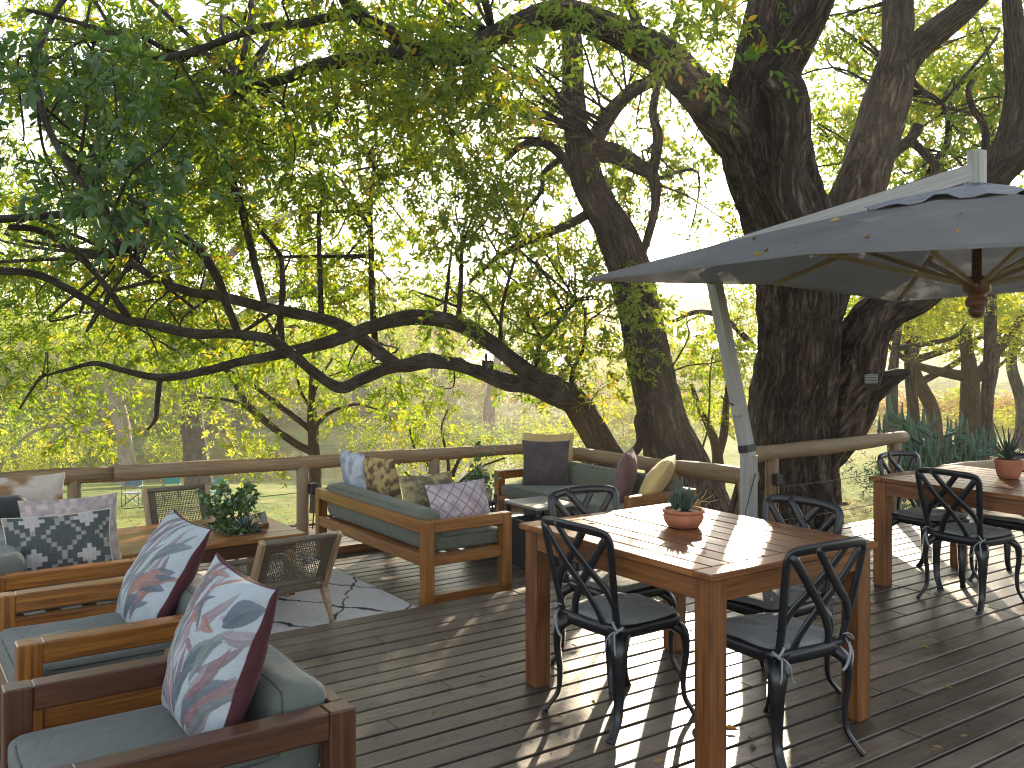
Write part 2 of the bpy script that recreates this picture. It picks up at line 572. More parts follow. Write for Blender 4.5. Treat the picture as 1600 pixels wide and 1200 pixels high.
LEAF_NEAR = mat_leaf('canopy_leaf', [(0.0, (0.050, 0.098, 0.018)), (0.5, (0.092, 0.145, 0.022)), (0.88, (0.17, 0.20, 0.028)), (1.0, (0.32, 0.20, 0.03))], trans=0.58, tcol=(2.75, 2.5, 0.42), gloss=0.03)
LEAF_DARK = mat_leaf('shaded_glossy_leaf', [(0.0, (0.032, 0.078, 0.028)), (0.7, (0.058, 0.112, 0.032)), (1.0, (0.10, 0.15, 0.035))], trans=0.4, tcol=(1.8, 1.9, 0.6), gloss=0.05)  # darker copy of the canopy leaf, with the shade put into its colour
LEAF_YEL = mat_leaf('yellow_green_leaf', [(0.0, (0.095, 0.15, 0.022)), (0.6, (0.165, 0.215, 0.032)), (1.0, (0.31, 0.26, 0.035))], trans=0.6, tcol=(2.2, 2.1, 0.4), gloss=0.03)
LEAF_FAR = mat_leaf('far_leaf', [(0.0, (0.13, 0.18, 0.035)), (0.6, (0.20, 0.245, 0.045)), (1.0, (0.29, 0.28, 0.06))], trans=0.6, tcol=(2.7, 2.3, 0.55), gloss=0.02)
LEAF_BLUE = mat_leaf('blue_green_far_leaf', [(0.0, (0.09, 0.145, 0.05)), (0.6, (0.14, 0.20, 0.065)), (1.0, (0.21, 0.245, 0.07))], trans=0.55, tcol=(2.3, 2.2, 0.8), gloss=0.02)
LEAF_RUST = mat_leaf('rusty_dry_leaf', [(0.0, (0.19, 0.12, 0.05)), (0.6, (0.27, 0.19, 0.08)), (1.0, (0.32, 0.26, 0.11))], trans=0.45, tcol=(1.5, 1.2, 0.8), gloss=0.02)
LEAF_DRY = mat_leaf('fallen_dry_leaf', [(0.0, (0.20, 0.11, 0.05)), (0.7, (0.34, 0.22, 0.08)), (1.0, (0.55, 0.42, 0.10))], trans=0.3, tcol=(1.3, 1.2, 0.6), gloss=0.05)
BLADE = mat_leaf('grass_blade', [(0.0, (0.10, 0.14, 0.035)), (0.5, (0.20, 0.21, 0.06)), (1.0, (0.40, 0.32, 0.14))], trans=0.4, tcol=(1.4, 1.3, 0.6), gloss=0.02)

# ------------------------------------------------------------------ terrain, water
def sstep(x):
    x = np.clip(x, 0, 1)
    return x * x * (3 - 2 * x)
def bank(X):
    return 42.0 + 0.25 * (np.clip(np.asarray(X, float), -40, 30) + 12.0)
def terrain(X, d):
    X, d = np.asarray(X, float), np.asarray(d, float)
    dr = bank(X)
    k = 0.12 - 0.088 * sstep((X + 3.0) / 11.0)
    z = -0.62 - k * np.clip(np.minimum(d, dr) - 9.0, 0, 60)
    z = z + (fbm(X * 0.35 + 40, d * 0.35 + 40, 3) - 0.5) * 0.16 * sstep((d - 9) / 6.0)
    riv = 1 - sstep((X - 6.0) / 8.0)
    z = z * (1 - riv) + riv * (z + (-6.2 - z) * sstep((d - dr) / 4.0))
    far = sstep((d - dr - 18.0) / 6.0)
    z = z * (1 - riv * far) + riv * far * -4.4
    z = z + np.clip(d - 72, 0, 400) * 0.02 + (fbm(X * 0.05 + 9, d * 0.05 + 5, 8) - 0.5) * np.clip(d - 68, 0, 100) * 0.06
    return z

M_ground = NT('lawn')
_t = M_ground
_tc = _t.n('ShaderNodeTexCoord').outputs['Object']
_n1 = _t.noise(_tc, 0.35, 5.0, 0.6)
_n2 = _t.noise(_tc, 6.0, 6.0, 0.7)
_n3 = _t.noise(_tc, 45.0, 4.0, 0.7)
_c = _t.ramp(_t.math('ADD', _t.math('MULTIPLY', _n1, 0.65), _t.math('MULTIPLY', _n2, 0.35)), [(0.40, (0.13, 0.20, 0.045)), (0.53, (0.22, 0.26, 0.07)), (0.64, (0.38, 0.33, 0.14))])
_c = _t.mix(0.55, _c, _t.ramp(_n3, [(0.25, (0.35, 0.35, 0.35)), (0.75, (1, 1, 1))]), 'MULTIPLY')
_t.bsdf(_c, 0.95, _t.bump(_t.math('ADD', _n3, _n2), 0.7, 0.03), 0.1)
M['ground'] = _t.m

def grid_coord(lo, hi, n, c, k):
    s = np.linspace(-1, 1, n)
    g = np.sinh(s * k) / np.sinh(k)
    return np.where(g < 0, c + g * (c - lo), c + g * (hi - c))
gx = grid_coord(-190, 190, 180, 0.0, 3.6)
gd = grid_coord(-40, 190, 200, 16.0, 3.0)
GX, GD = np.meshgrid(gx, gd)
GZ = terrain(GX, GD)
# below the deck the ground is flat and low
pts = Wn(GX, GD, GZ).reshape(-1, 3)
nx = len(gx)
ii = (np.arange(len(gd) - 1)[:, None] * nx + np.arange(nx - 1)[None, :])
faces = np.stack([ii, ii + 1, ii + nx + 1, ii + nx], -1).reshape(-1, 4)
me = bpy.data.meshes.new('ground')
me.from_pydata(pts.tolist(), [], faces.tolist())
smooth_mesh(me)
tag(link('ground', me, M['ground']), kind='structure')

_t = NT('river_water')
_tc = _t.n('ShaderNodeTexCoord').outputs['Object']
_n = _t.noise(_t.mapping(_tc, (0.6, 1.2, 1.0)), 1.6, 3.0, 0.5)
_n2 = _t.noise(_tc, 0.25, 3.0, 0.5)
_c = _t.ramp(_n2, [(0.4, (0.075, 0.078, 0.03)), (0.6, (0.13, 0.125, 0.05))])
_t.bsdf(_c, 0.14, _t.bump(_n, 0.22, 0.03), 0.6)
M['water'] = _t.m
wp = [W(-150, 25, -5.15), W(14, 30, -5.15), W(14, 75, -5.15), W(-150, 75, -5.15)]
me = bpy.data.meshes.new('river')
me.from_pydata([tuple(p) for p in wp], [], [(0, 1, 2, 3)])
tag(link('river', me, M['water']), kind='structure')

# ------------------------------------------------------------------ the two deck levels
STEP = 0.10
deck = empty('deck', (0, 0, 0), kind='structure')
def board_run(y0, y1, pitch, gap, x0, x1, z, th=0.045, joint=3.6):
    y = y0
    k = 0
    while y + pitch - gap <= y1 + 1e-6:
        x = x0 - random.random() * joint
        while x < x1:
            L = joint * (0.75 + 0.5 * random.random())
            a, b = max(x, x0), min(x + L, x1)
            if b - a > 0.05:
                m = MB()
                m.box((0, 0, 0), (b - a - 0.004, pitch - gap, th), 0.0035, axis=0)
                o = m.build('deck_board', M['deck'], deck)
                o.location = ((a + b) / 2, y + (pitch - gap) / 2, z - th / 2 + random.uniform(-0.0015, 0.0015))
            x += L
        y += pitch
        k += 1
board_run(-2.52, 5.03, 0.130, 0.016, -3.6, 5.62, 0.0, joint=4.6)
board_run(-0.05, 5.15, 0.130, 0.016, 5.626, 11.5, 0.0, joint=4.6)
board_run(4.96, 8.36, 0.108, 0.010, -4.5, 5.62, -STEP, joint=4.4)
# screw heads over the joists
m = MB()
def screws(y0, y1, pitch, gap, xs, z):
    y = y0
    while y + pitch - gap <= y1 + 1e-6:
        for x in xs:
            for o_ in (0.024, pitch - gap - 0.024):
                c = (x + random.uniform(-0.006, 0.006), y + o_ + random.uniform(-0.004, 0.004))
                m.add([(c[0] + 0.0052 * math.cos(q * 1.0472), c[1] + 0.0052 * math.sin(q * 1.0472), z + 0.0018) for q in range(6)], [(0, 1, 2, 3, 4, 5)])
        y += pitch
screws(-0.05, 5.03, 0.130, 0.016, [-3.4 + k * 0.8 for k in range(12)] + [5.75 + k * 0.8 for k in range(8)], 0.0)
screws(4.96, 8.36, 0.108, 0.010, [-4.3 + k * 0.8 for k in range(13)], -STEP)
o = m.build('screw_heads', M['soil'], deck)
o['kind'] = 'stuff'
# fascia boards at the step and round the outside, joists below
box_obj('fascia_board', (9.2, 0.022, 0.06), (1.02, 5.045, -0.036 - 0.03), M['deck'], deck, axis=0)
box_obj('fascia_board', (10.1, 0.022, 0.2), (0.55, 8.385, -STEP - 0.1), M['deck'], deck, axis=0)
box_obj('fascia_board', (0.022, 3.35, 0.2), (5.635, 6.72, -STEP - 0.1), M['deck'], deck, axis=1)
box_obj('fascia_board', (5.85, 0.022, 0.2), (8.57, 5.165, -0.11), M['deck'], deck, axis=0)
for k in range(12):
    box_obj('joist', (0.05, 7.4, 0.14), (-3.4 + k * 0.8, 1.25, -0.047 - 0.07), M['deck'], deck, axis=1)
for k in range(8):
    box_obj('joist', (0.05, 5.0, 0.14), (5.75 + k * 0.8, 2.5, -0.047 - 0.07), M['deck'], deck, axis=1)
for k in range(13):
    box_obj('joist', (0.05, 3.2, 0.14), (-4.3 + k * 0.8, 6.68, -STEP - 0.047 - 0.07), M['deck'], deck, axis=1)

# ------------------------------------------------------------------ log railings
def log_mesh(name, a, b, r0, r1, parent, seed=0, mat='log', n=14, wob=0.0035):
    a, b = np.array(a, float), np.array(b, float)
    L = np.linalg.norm(b - a)
    m = max(6, int(L / 0.12))
    t = np.linspace(0, 1, m)
    p = a[None] * (1 - t[:, None]) + b[None] * t[:, None]
    rr = np.random.default_rng(seed)
    ph = rr.uniform(0, 6.28, 6)
    p[:, 2] += wob * np.sin(t * L * 2.1 + ph[0]) + wob * 0.6 * np.sin(t * L * 4.3 + ph[1])
    p[:, 1] += wob * np.sin(t * L * 1.7 + ph[2])
    r = r0 * (1 - t) + r1 * t
    r = r * (1 + 0.05 * np.sin(t * L * 3.1 + ph[3]) + 0.04 * np.sin(t * L * 7.7 + ph[4]))
    th = np.linspace(0, 2 * np.pi, n, endpoint=False)
    ridge = (fbm(th[None, :] * 1.2 + 5, t[:, None] * L * 0.8 + 9, seed) - 0.5) * 0.25 * r0
    v, f, uv = tube_arrays(p, r, n, 1.0, None, True, 0.0, ridge)
    mb = MB()
    mb.add(v, f, uv[:, ::-1])
    o = mb.build(name, M[mat], parent, smooth=True)
    return o
def railing(label, rails, posts, wires):
    base = Vector(posts[0][0])
    root = empty('log_railing', base, 0, label, 'railing', 'log railings round the deck')
    for k, (a, b, r0, r1) in enumerate(rails):
        log_mesh('top_rail', Vector(a) - base, Vector(b) - base, r0, r1, root, 11 + k + len(label))
    for k, (p, h, r) in enumerate(posts):
        p = Vector(p) - base
        log_mesh('post', p, p + Vector((0, 0, h)), r, r * 0.97, root, 31 + k + len(label), wob=0.002)
    for a, b, sag in wires:
        pts = []
        for t in np.linspace(0, 1, 12):
            q = Vector(a).lerp(Vector(b), t) - base
            q.z -= sag * 4 * t * (1 - t)
            pts.append(q)
        m = MB()
        m.tube(pts, 0.0035, 5)
        m.build('wire', M['wire'], root, True)
    return root

RZ = 0.565
def rail_pt(px, py, z=RZ):
    return Pz(px, py, z)
cA = Vector((-2.6, 8.46, RZ))
cB = Vector((1.62, 7.991, RZ))
cC = Vector((5.50, 7.56, RZ))
cD = Vector((5.57, 4.78, RZ + 0.02))
def on(a, b, x):
    t = (x - a.x) / (b.x - a.x)
    return a.lerp(b, t)
def post_at(p, zf, r=0.058, up=0.0):
    return ((p.x, p.y, zf - 0.35), p.z - zf + 0.35 + up, r)
pl = [on(cA, cB, -2.2), on(cA, cB, 1.34), on(cB, cC, 3.16), on(cB, cC, 4.42), Vector((5.47, 7.55, RZ))]
wires_l = []
for h in (0.02, 0.30):
    for a, b in zip(pl[:-1], pl[1:]):
        wires_l.append(((a.x, a.y, h - 0.02), (b.x, b.y, h), 0.012))
railing('long peeled log rail with wires along the back of the lower deck, behind the sofas',
        [(cA, cB, 0.062, 0.066), (cB + Vector((0, -0.006, 0.002)), cC, 0.064, 0.056)],
        [post_at(p, -STEP, 0.055, -0.03) for p in pl], wires_l)
cC2 = Vector((5.50, 7.49, RZ + 0.005))
pl2 = [cC2.lerp(cD, 0.28), cC2.lerp(cD, 0.70), cD.lerp(cC2, 0.03)]
railing('short log rail behind the corner sofa, running from the deck corner to the umbrella mast',
        [(cC2, cD, 0.062, 0.066)],
        [post_at(p, -0.3, 0.055, -0.03) for p in pl2],
        [((pl2[0].x, pl2[0].y, h), (pl2[1].x, pl2[1].y, h), 0.01) for h in (0.05, 0.3)])
RZ2 = 0.71
e0 = Pz(1206, 709, RZ2)
p0 = Vector((6.16, 5.10, RZ2))
p1 = Vector((7.93, 5.12, RZ2 + 0.02))
railing('thick log rail with a round sawn end in front of the big tree trunk',
        [((5.98, 5.10, RZ2), (8.08, 5.12, RZ2 + 0.02), 0.066, 0.06)],
        [post_at(p0, -0.2, 0.062, -0.04), post_at(p1, -0.2, 0.06, -0.04)],
        [((6.16, 5.1, h), (7.93, 5.12, h + 0.01), 0.012) for h in (0.14, 0.42)])
q0, q1 = Vector((9.0, 5.3, 0.30)), Vector((11.2, 5.2, 0.30))
railing('low grey log rail at the right edge behind the second table',
        [(q0, q1, 0.075, 0.075)], [post_at(q0.lerp(q1, 0.1), -0.3, 0.06, -0.04), post_at(q0.lerp(q1, 0.9), -0.3, 0.06, -0.04)],
        [((q0.x + 0.2, 5.28, 0.1), (q1.x - 0.2, 5.2, 0.1), 0.01)])

# ------------------------------------------------------------------ trees
def limb_arrays(path, n=10, per=6, seed=0, bark=0.06, spike=0.0):
    """path: list of (px, py, d, width_px)"""
    p = np.array([tuple(P(a, b, d)) + (w / 2.0 * d / F,) for a, b, d, w in path])
    q = catmull(p, per)
    pts, r = q[:, :3], np.maximum(q[:, 3], 0.002)
    L = np.concatenate([[0], np.cumsum(np.linalg.norm(np.diff(pts, axis=0), axis=1))])
    th = np.linspace(0, 2 * np.pi, n, endpoint=False)
    # lumpy cross-section, wrapped round the limb
    cx, sx = np.cos(th)[None, :], np.sin(th)[None, :]
    s = L[:, None] / max(0.12, float(np.mean(r)) * 2.2)
    big = fbm(cx * 0.9 + 7 + s * 0.5, sx * 0.9 + 3 + s * 0.45, seed + 3, 3) - 0.5
    k = max(3.0, float(np.mean(r)) * 22)
    fine = fbm(cx * k + 50, sx * k + 50 + L[:, None] * 2.2, seed + 9, 3) - 0.5
    ridge = r[:, None] * (0.34 * big + bark * 2.2 * fine)
    return tube_arrays(pts, r, n, 1.0, None, True, 0.0, ridge), pts, r

def limb(name, path, mat, parent, n=10, per=6, seed=0, bark=0.06):
    (v, f, uv), pts, r = limb_arrays(path, n, per, seed, bark)
    v = v - np.array(parent.location)
    m = MB()
    m.add(v, f, uv)
    m.build(name, mat, parent, True)
    return pts, r

def leaf_mesh(name, c, ax, size, tint, mat, parent=None, aspect=0.30, hexa=False, up_bias=0.6, seed=1, extra=None):
    """folded leaf blades: c points, ax unit axes, size lengths"""
    g = np.random.default_rng(seed)
    n = len(c)
    ax = ax / (np.linalg.norm(ax, axis=1)[:, None] + 1e-9)
    nr = g.normal(size=(n, 3))
    nr[:, 2] += up_bias * 2
    b = np.cross(nr, ax)
    b /= np.linalg.norm(b, axis=1)[:, None] + 1e-9
    nn = np.cross(ax, b)
    L = size[:, None]
    w = L * aspect * g.uniform(0.8, 1.2, (n, 1)) * 0.5
    if hexa:
        fold = w * 0.45
        v = np.stack([c, c + ax * L * .3 + b * w + nn * fold, c + ax * L * .68 + b * w * .8 + nn * fold * .7, c + ax * L,
                      c + ax * L * .68 - b * w * .8 + nn * fold * .7, c + ax * L * .3 - b * w + nn * fold], 1)
        k = 6
        base = (np.arange(n) * 6)[:, None]
        f = np.concatenate([base + np.array([[0, 3, 2, 1]]), base + np.array([[0, 5, 4, 3]])], 1).reshape(-1, 4)
        fl = 4
    else:
        fold = w * 0.4
        v = np.stack([c, c + ax * L * .45 + b * w + nn * fold, c + ax * L, c + ax * L * .45 - b * w + nn * fold], 1)
        k = 4
        base = (np.arange(n) * 4)[:, None]
        f = np.concatenate([base + np.array([[0, 2, 1]]), base + np.array([[0, 3, 2]])], 1).reshape(-1, 3)
        fl = 3
    v = v.reshape(-1, 3)
    tv = np.repeat(tint, k)
    nf = len(f)
    idx = f.ravel()
    starts = np.arange(nf) * fl
    if extra is not None:                     # twig triangles (verts, tris) share the mesh, second material
        ev, ef = extra
        idx = np.concatenate([idx, ef.ravel() + len(v)])
        starts = np.concatenate([starts, nf * fl + np.arange(len(ef)) * 3])
        v = np.concatenate([v, ev])
        tv = np.concatenate([tv, np.zeros(len(ev))])
    me = bpy.data.meshes.new(name)
    me.vertices.add(len(v))
    me.vertices.foreach_set('co', v.astype(np.float32).ravel())
    me.loops.add(len(idx))
    me.loops.foreach_set('vertex_index', idx.astype(np.int32))
    me.polygons.add(len(starts))
    me.polygons.foreach_set('loop_start', starts.astype(np.int32))
    a = me.attributes.new('tint', 'FLOAT', 'POINT')
    a.data.foreach_set('value', tv.astype(np.float32))
    me.materials.append(mat)
    if extra is not None:
        me.materials.append(BARK_BRANCH)
        mi = np.zeros(len(starts), np.int32)
        mi[nf:] = 1
        me.polygons.foreach_set('material_index', mi)
    me.update(calc_edges=True)
    if parent is False:
        return me
    return link(name, me, None, parent)

def sprigs(base, dirs, length, nleaf, leaf, g, droop=0.15):
    """leaf blades set alternately along thin shoots; returns centres, axes, sizes and the shoots' triangles"""
    n = len(base)
    dirs = dirs / np.linalg.norm(dirs, axis=1)[:, None]
    t = np.linspace(0.12, 1.0, nleaf)[None, :, None]
    L = length[:, None, None]
    pos = base[:, None, :] + dirs[:, None, :] * L * t
    pos[..., 2] -= droop * (length[:, None] * t[..., 0] ** 2)
    ref = g.normal(size=(n, 3))
    u = np.cross(dirs, ref)
    u /= np.linalg.norm(u, axis=1)[:, None]
    w = np.cross(dirs, u)
    ang = np.arange(nleaf) * 2.4 + g.uniform(0, 6.28, (n, 1))
    rad = np.cos(ang)[..., None] * u[:, None, :] + np.sin(ang)[..., None] * w[:, None, :]
    ax = rad * 0.8 + dirs[:, None, :] * 0.75 + g.normal(size=(n, nleaf, 3)) * 0.22
    ax[..., 2] -= 0.12
    size = leaf * g.uniform(0.65, 1.25, (n, nleaf))
    tip = pos[:, -1]
    r = 0.0035
    ev = np.stack([base + u * r, base - u * r * .5 + w * r, base - u * r * .5 - w * r, tip], 1).reshape(-1, 3)
    b4 = (np.arange(n) * 4)[:, None]
    ef = np.concatenate([b4 + np.array([[0, 1, 3]]), b4 + np.array([[1, 2, 3]]), b4 + np.array([[2, 0, 3]])], 1).reshape(-1, 3)
    return pos.reshape(-1, 3), ax.reshape(-1, 3), size.ravel(), (ev, ef)

def crown_from_clumps(name, centers, radii, per, parent, mat, leaf, seed, hexa=False, nleaf=13, aspect=0.36, length=(0.16, 0.34), tint=(0.0, 1.0), flat=0.7):
    g = np.random.default_rng(seed)
    c = np.repeat(np.asarray(centers, float), per, axis=0)
    r = np.repeat(np.asarray(radii, float), per)
    off = g.normal(size=(len(c), 3))
    off /= np.linalg.norm(off, axis=1)[:, None]
    off[:, 2] *= flat
    rad = r * g.uniform(0, 1, len(c)) ** 0.45
    base = c + off * rad[:, None]
    dirs = off + g.normal(size=off.shape) * 0.55 + np.array([0, 0, -0.12])
    ln = g.uniform(length[0], length[1], len(c))
    pos, ax, size, ex = sprigs(base, dirs, ln, nleaf, leaf, g)
    ct = np.repeat(np.repeat(g.uniform(tint[0], tint[1], len(centers)), per), nleaf)
    tv = np.clip(ct * 0.55 + g.uniform(0, 1, len(pos)) * 0.5 - 0.02, 0, 0.93)
    tv = np.where(g.uniform(size=len(pos)) < 0.016, 1.0, tv)
    off0 = np.array(parent.location) if parent else 0.0
    o = leaf_mesh(name, pos - off0, ax, size, tv, mat, parent if parent else False, aspect, hexa, 0.5, seed + 1, (ex[0] - off0, ex[1]))
    if parent:
        o['kind'] = 'stuff'
    return o

def twig_branches(name, centers, pts, rad, parent, mat, seed, r0=0.016, n=5, every=1):
    """slender branches from the limbs out to the leaf clumps"""
    g = np.random.default_rng(seed)
    m = MB()
    P0 = np.asarray(pts)
    for k in range(0, len(centers), every):
        c = np.asarray(centers[k])
        d2 = np.sum((P0 - c) ** 2, axis=1)
        i = int(np.argmin(d2 + g.uniform(0, 0.4, len(d2))))
        a = P0[i]
        L = np.linalg.norm(c - a)
        if L < 0.15 or L > 3.2:
            continue
        mid = (a + c) / 2 + g.normal(size=3) * L * 0.13 + np.array([0, 0, 0.10 * L])
        mid2 = a * 0.25 + c * 0.75 + g.normal(size=3) * L * 0.09
        q = catmull([a, mid, mid2, c + (c - a) / L * 0.12], 4)
        rr = np.linspace(min(r0 * (0.5 + 0.35 * L), rad[i] * 0.7 + 0.003), 0.004, len(q))
        m.tube(q - np.array(parent.location), rr, n)
    if m.v:
        o = m.build(name, mat, parent, True)
        o['kind'] = 'stuff'

def shift(path, d):
    return [(a, b, d, w) for a, b, w in path]
def lin(path, d0, d1):
    n = len(path)
    return [(a, b, d0 + (d1 - d0) * i / (n - 1), w) for i, (a, b, w) in enumerate(path)]

def tree_root(px, d, label, cat='tree', name='tree', group=None):
    X = (px - 800) / F * d
    p = W(X, d, float(terrain(X, d)))
    return empty(name, p, 0, label, cat, group)

big = tree_root(1235, 9.0, 'massive dark trunked tree standing right behind the thick log rail', name='big_tree')
BP, BR = [], []
def addlimb(name, path, root, mat, store, n=10, per=6, seed=0, bark=0.06):
    p, r = limb(name, path, mat, root, n, per, seed, bark)
    store[0].append(p)
    store[1].append(r)
big_s = ([], [])
addlimb('trunk', shift([(1225, 860, 205), (1224, 800, 165), (1228, 730, 142), (1234, 640, 128), (1246, 540, 126), (1247, 440, 128), (1236, 360, 126), (1212, 290, 122), (1192, 225, 128), (1180, 175, 120)], 9.0), big, BARK_DARK, big_s, 84, 20, 1, 0.15)
addlimb('limb', shift([(1195, 240, 100), (1192, 160, 104), (1200, 90, 98), (1212, 20, 90), (1220, -60, 84), (1230, -180, 74), (1210, -330, 55), (1215, -480, 40)], 9.0), big, BARK_DARK, big_s, 24, 10, 2, 0.09)
addlimb('limb', lin([(1180, 235, 96), (1130, 185, 80), (1085, 135, 66), (1050, 100, 60), (1010, 72, 55), (960, 46, 48), (910, 28, 46), (860, 24, 42), (815, 36, 38), (770, 60, 36), (730, 83, 34), (690, 88, 31), (650, 78, 28), (605, 50, 26), (560, 25, 24), (530, -20, 22), (500, -90, 18)], 9.0, 7.2), big, BARK_DARK, big_s, 20, 8, 3, 0.08)
addlimb('limb', shift([(1205, 120, 60), (1228, 150, 62), (1236, 200, 58), (1232, 250, 52), (1230, 300, 48), (1245, 345, 52), (1262, 395, 50), (1275, 440, 40)], 8.55), big, BARK_DARK, big_s, 18, 8, 4, 0.08)
addlimb('limb', lin([(1205, 130, 70), (1230, 95, 56), (1252, 55, 50), (1275, 15, 44), (1300, -50, 38), (1330, -150, 30)], 8.7, 8.0), big, BARK_DARK, big_s, 16, 8, 5, 0.08)
addlimb('limb', lin([(1275, 480, 90), (1315, 370, 84), (1348, 275, 78), (1372, 200, 72), (1392, 130, 66), (1402, 70, 50), (1403, 10, 44), (1400, -60, 40), (1410, -200, 30)], 9.4, 10.0), big, BARK_DARK, big_s, 18, 8, 6, 0.08)
addlimb('limb', lin([(1385, 150, 52), (1415, 95, 50), (1460, 52, 44), (1510, 12, 38), (1560, -40, 34), (1640, -140, 24)], 9.9, 9.4), big, BARK_DARK, big_s, 14, 8, 7, 0.08)
addlimb('limb', shift([(1238, 760, 84), (1262, 700, 112), (1302, 640, 112), (1336, 575, 90), (1355, 520, 76), (1385, 482, 68), (1440, 455, 58), (1495, 400, 50), (1540, 310, 46), (1572, 230, 42), (1588, 150, 34), (1585, 70, 30), (1578, -20, 26)], 9.1), big, BARK_DARK, big_s, 48, 14, 8, 0.15)
addlimb('limb', shift([(1340, 625, 54), (1368, 606, 40), (1395, 590, 26), (1412, 584, 17), (1421, 583, 8)], 9.0), big, BARK_DARK, big_s, 12, 6, 9, 0.08)
addlimb('branch', lin([(1540, 300, 40), (1575, 262, 40), (1610, 235, 44), (1680, 200, 40)], 9.1, 8.6), big, BARK_DARK, big_s, 12, 6, 10)
addlimb('branch', lin([(1370, 250, 24), (1400, 235, 20), (1425, 215, 18), (1434, 195, 16)], 10.0, 10.0), big, BARK_DARK, big_s, 8, 5, 11)
addlimb('branch', lin([(1425, 220, 14), (1445, 240, 14), (1462, 262, 13), (1450, 290, 11)], 10.0, 10.0), big, BARK_DARK, big_s, 8, 5, 12)
addlimb('branch', lin([(1450, 270, 10), (1478, 230, 11), (1480, 180, 10), (1462, 155, 9), (1440, 145, 7)], 10.5, 10.5), big, BARK_DARK, big_s, 8, 5, 13)
addlimb('branch', lin([(1540, 250, 12), (1538, 200, 12), (1520, 170, 11), (1513, 140, 9), (1520, 125, 7)], 9.5, 9.5), big, BARK_DARK, big_s, 8, 5, 14)
addlimb('branch', lin([(1385, 140, 20), (1430, 75, 18), (1480, 30, 15), (1530, -20, 12)], 9.8, 9.0), big, BARK_DARK, big_s, 8, 5, 15)
addlimb('branch', lin([(640, 78, 22), (590, 90, 22), (540, 95, 22), (490, 105, 19), (430, 128, 17), (370, 140, 12)], 7.4, 7.6), big, BARK_BRANCH, big_s, 10, 6, 16)
addlimb('branch', lin([(545, 20, 16), (480, 35, 15), (400, 45, 14), (330, 70, 12), (280, 85, 10), (200, 50, 8), (130, 60, 6)], 7.3, 7.0), big, BARK_BRANCH, big_s, 8, 6, 17)
addlimb('branch', lin([(330, 72, 12), (250, 90, 11), (190, 60, 9), (120, 35, 8), (40, 15, 6)], 7.0, 6.4), big, BARK_BRANCH, big_s, 8, 6, 18)
addlimb('branch', lin([(1070, 120, 26), (1020, 130, 15), (985, 150, 14), (960, 170, 12), (930, 215, 9)], 9.2, 10.5), big, BARK_BRANCH, big_s, 8, 6, 19)
addlimb('branch', lin([(1000, 70, 18), (990, 20, 17), (960, -40, 15), (900, -140, 12)], 8.9, 8.0), big, BARK_BRANCH, big_s, 8, 6, 20)
addlimb('branch', lin([(770, 60, 14), (760, 10, 13), (730, -60, 11)], 8.2, 7.6), big, BARK_BRANCH, big_s, 8, 6, 21)
addlimb('branch', lin([(210, 380, 13), (140, 300, 12), (90, 230, 11), (60, 150, 11), (60, 80, 10), (130, -30, 9), (330, -120, 10), (500, -90, 14)], 5.8, 6.9), big, BARK_BRANCH, big_s, 8, 6, 22)
for k, (r0x, dd) in enumerate(((-62, 0.3), (55, -0.2), (10, -0.75), (-30, 0.6))):
    addlimb('root', [(1225 + r0x * 0.3, 770, 9.0, 70), (1225 + r0x * 0.8, 812, 9.0 + dd * 0.5, 60), (1225 + r0x * 1.7, 850, 9.0 + dd, 44), (1225 + r0x * 2.6, 874, 9.0 + dd * 1.5, 18)], big, BARK_DARK, ([], []), 12, 6, 30 + k, 0.08)

lean = tree_root(1060, 11.0, 'slender leaning dark tree between the curved branches and the umbrella mast', name='leaning_tree')
lean_s = ([], [])
addlimb('trunk', shift([(1085, 850, 170), (1072, 800, 138), (1060, 745, 108), (1046, 690, 84), (1030, 630, 72), (1014, 560, 67), (1000, 490, 68), (984, 425, 68), (962, 365, 62), (935, 315, 56), (915, 270, 52), (904, 220, 46)], 11.0), lean, BARK_DARK, lean_s, 56, 14, 51, 0.14)
addlimb('limb', lin([(906, 235, 40), (898, 170, 38), (895, 110, 36), (892, 50, 34), (884, -30, 30), (876, -150, 24)], 11.0, 11.3), lean, BARK_DARK, lean_s, 14, 8, 52, 0.08)
addlimb('limb', lin([(915, 255, 34), (932, 215, 30), (958, 172, 26), (990, 140, 22), (1020, 118, 15), (1050, 60, 11), (1070, -20, 9)], 11.0, 11.0), lean, BARK_DARK, lean_s, 10, 6, 53)
addlimb('limb', lin([(925, 235, 36), (960, 240, 32), (995, 258, 28), (1020, 275, 22), (1024, 320, 15), (1012, 370, 13), (1004, 400, 11), (1010, 420, 9)], 11.0, 10.8), lean, BARK_DARK, lean_s, 10, 6, 54)
addlimb('branch', lin([(1020, 270, 18), (1028, 215, 16), (1020, 170, 13), (1035, 110, 10)], 10.9, 10.6), lean, BARK_DARK, lean_s, 8, 6, 55)
addlimb('branch', lin([(905, 290, 16), (888, 262, 16), (872, 238, 16), (845, 222, 14), (815, 228, 12), (790, 250, 8)], 11.0, 10.8), lean, BARK_BRANCH, lean_s, 8, 6, 56)
addlimb('branch', lin([(880, 245, 10), (850, 270, 9), (845, 300, 8), (815, 335, 6)], 11.0, 10.8), lean, BARK_BRANCH, lean_s, 8, 6, 57)
addlimb('branch', lin([(940, 320, 18), (890, 350, 15), (830, 375, 13), (780, 400, 10), (735, 440, 7)], 11.0, 11.6), lean, BARK_BRANCH, lean_s, 8, 6, 58)
addlimb('root', [(1090, 760, 11.0, 50), (1108, 800, 10.8, 40), (1122, 850, 10.6, 30)], lean, BARK_DARK, ([], []), 10, 6, 59)

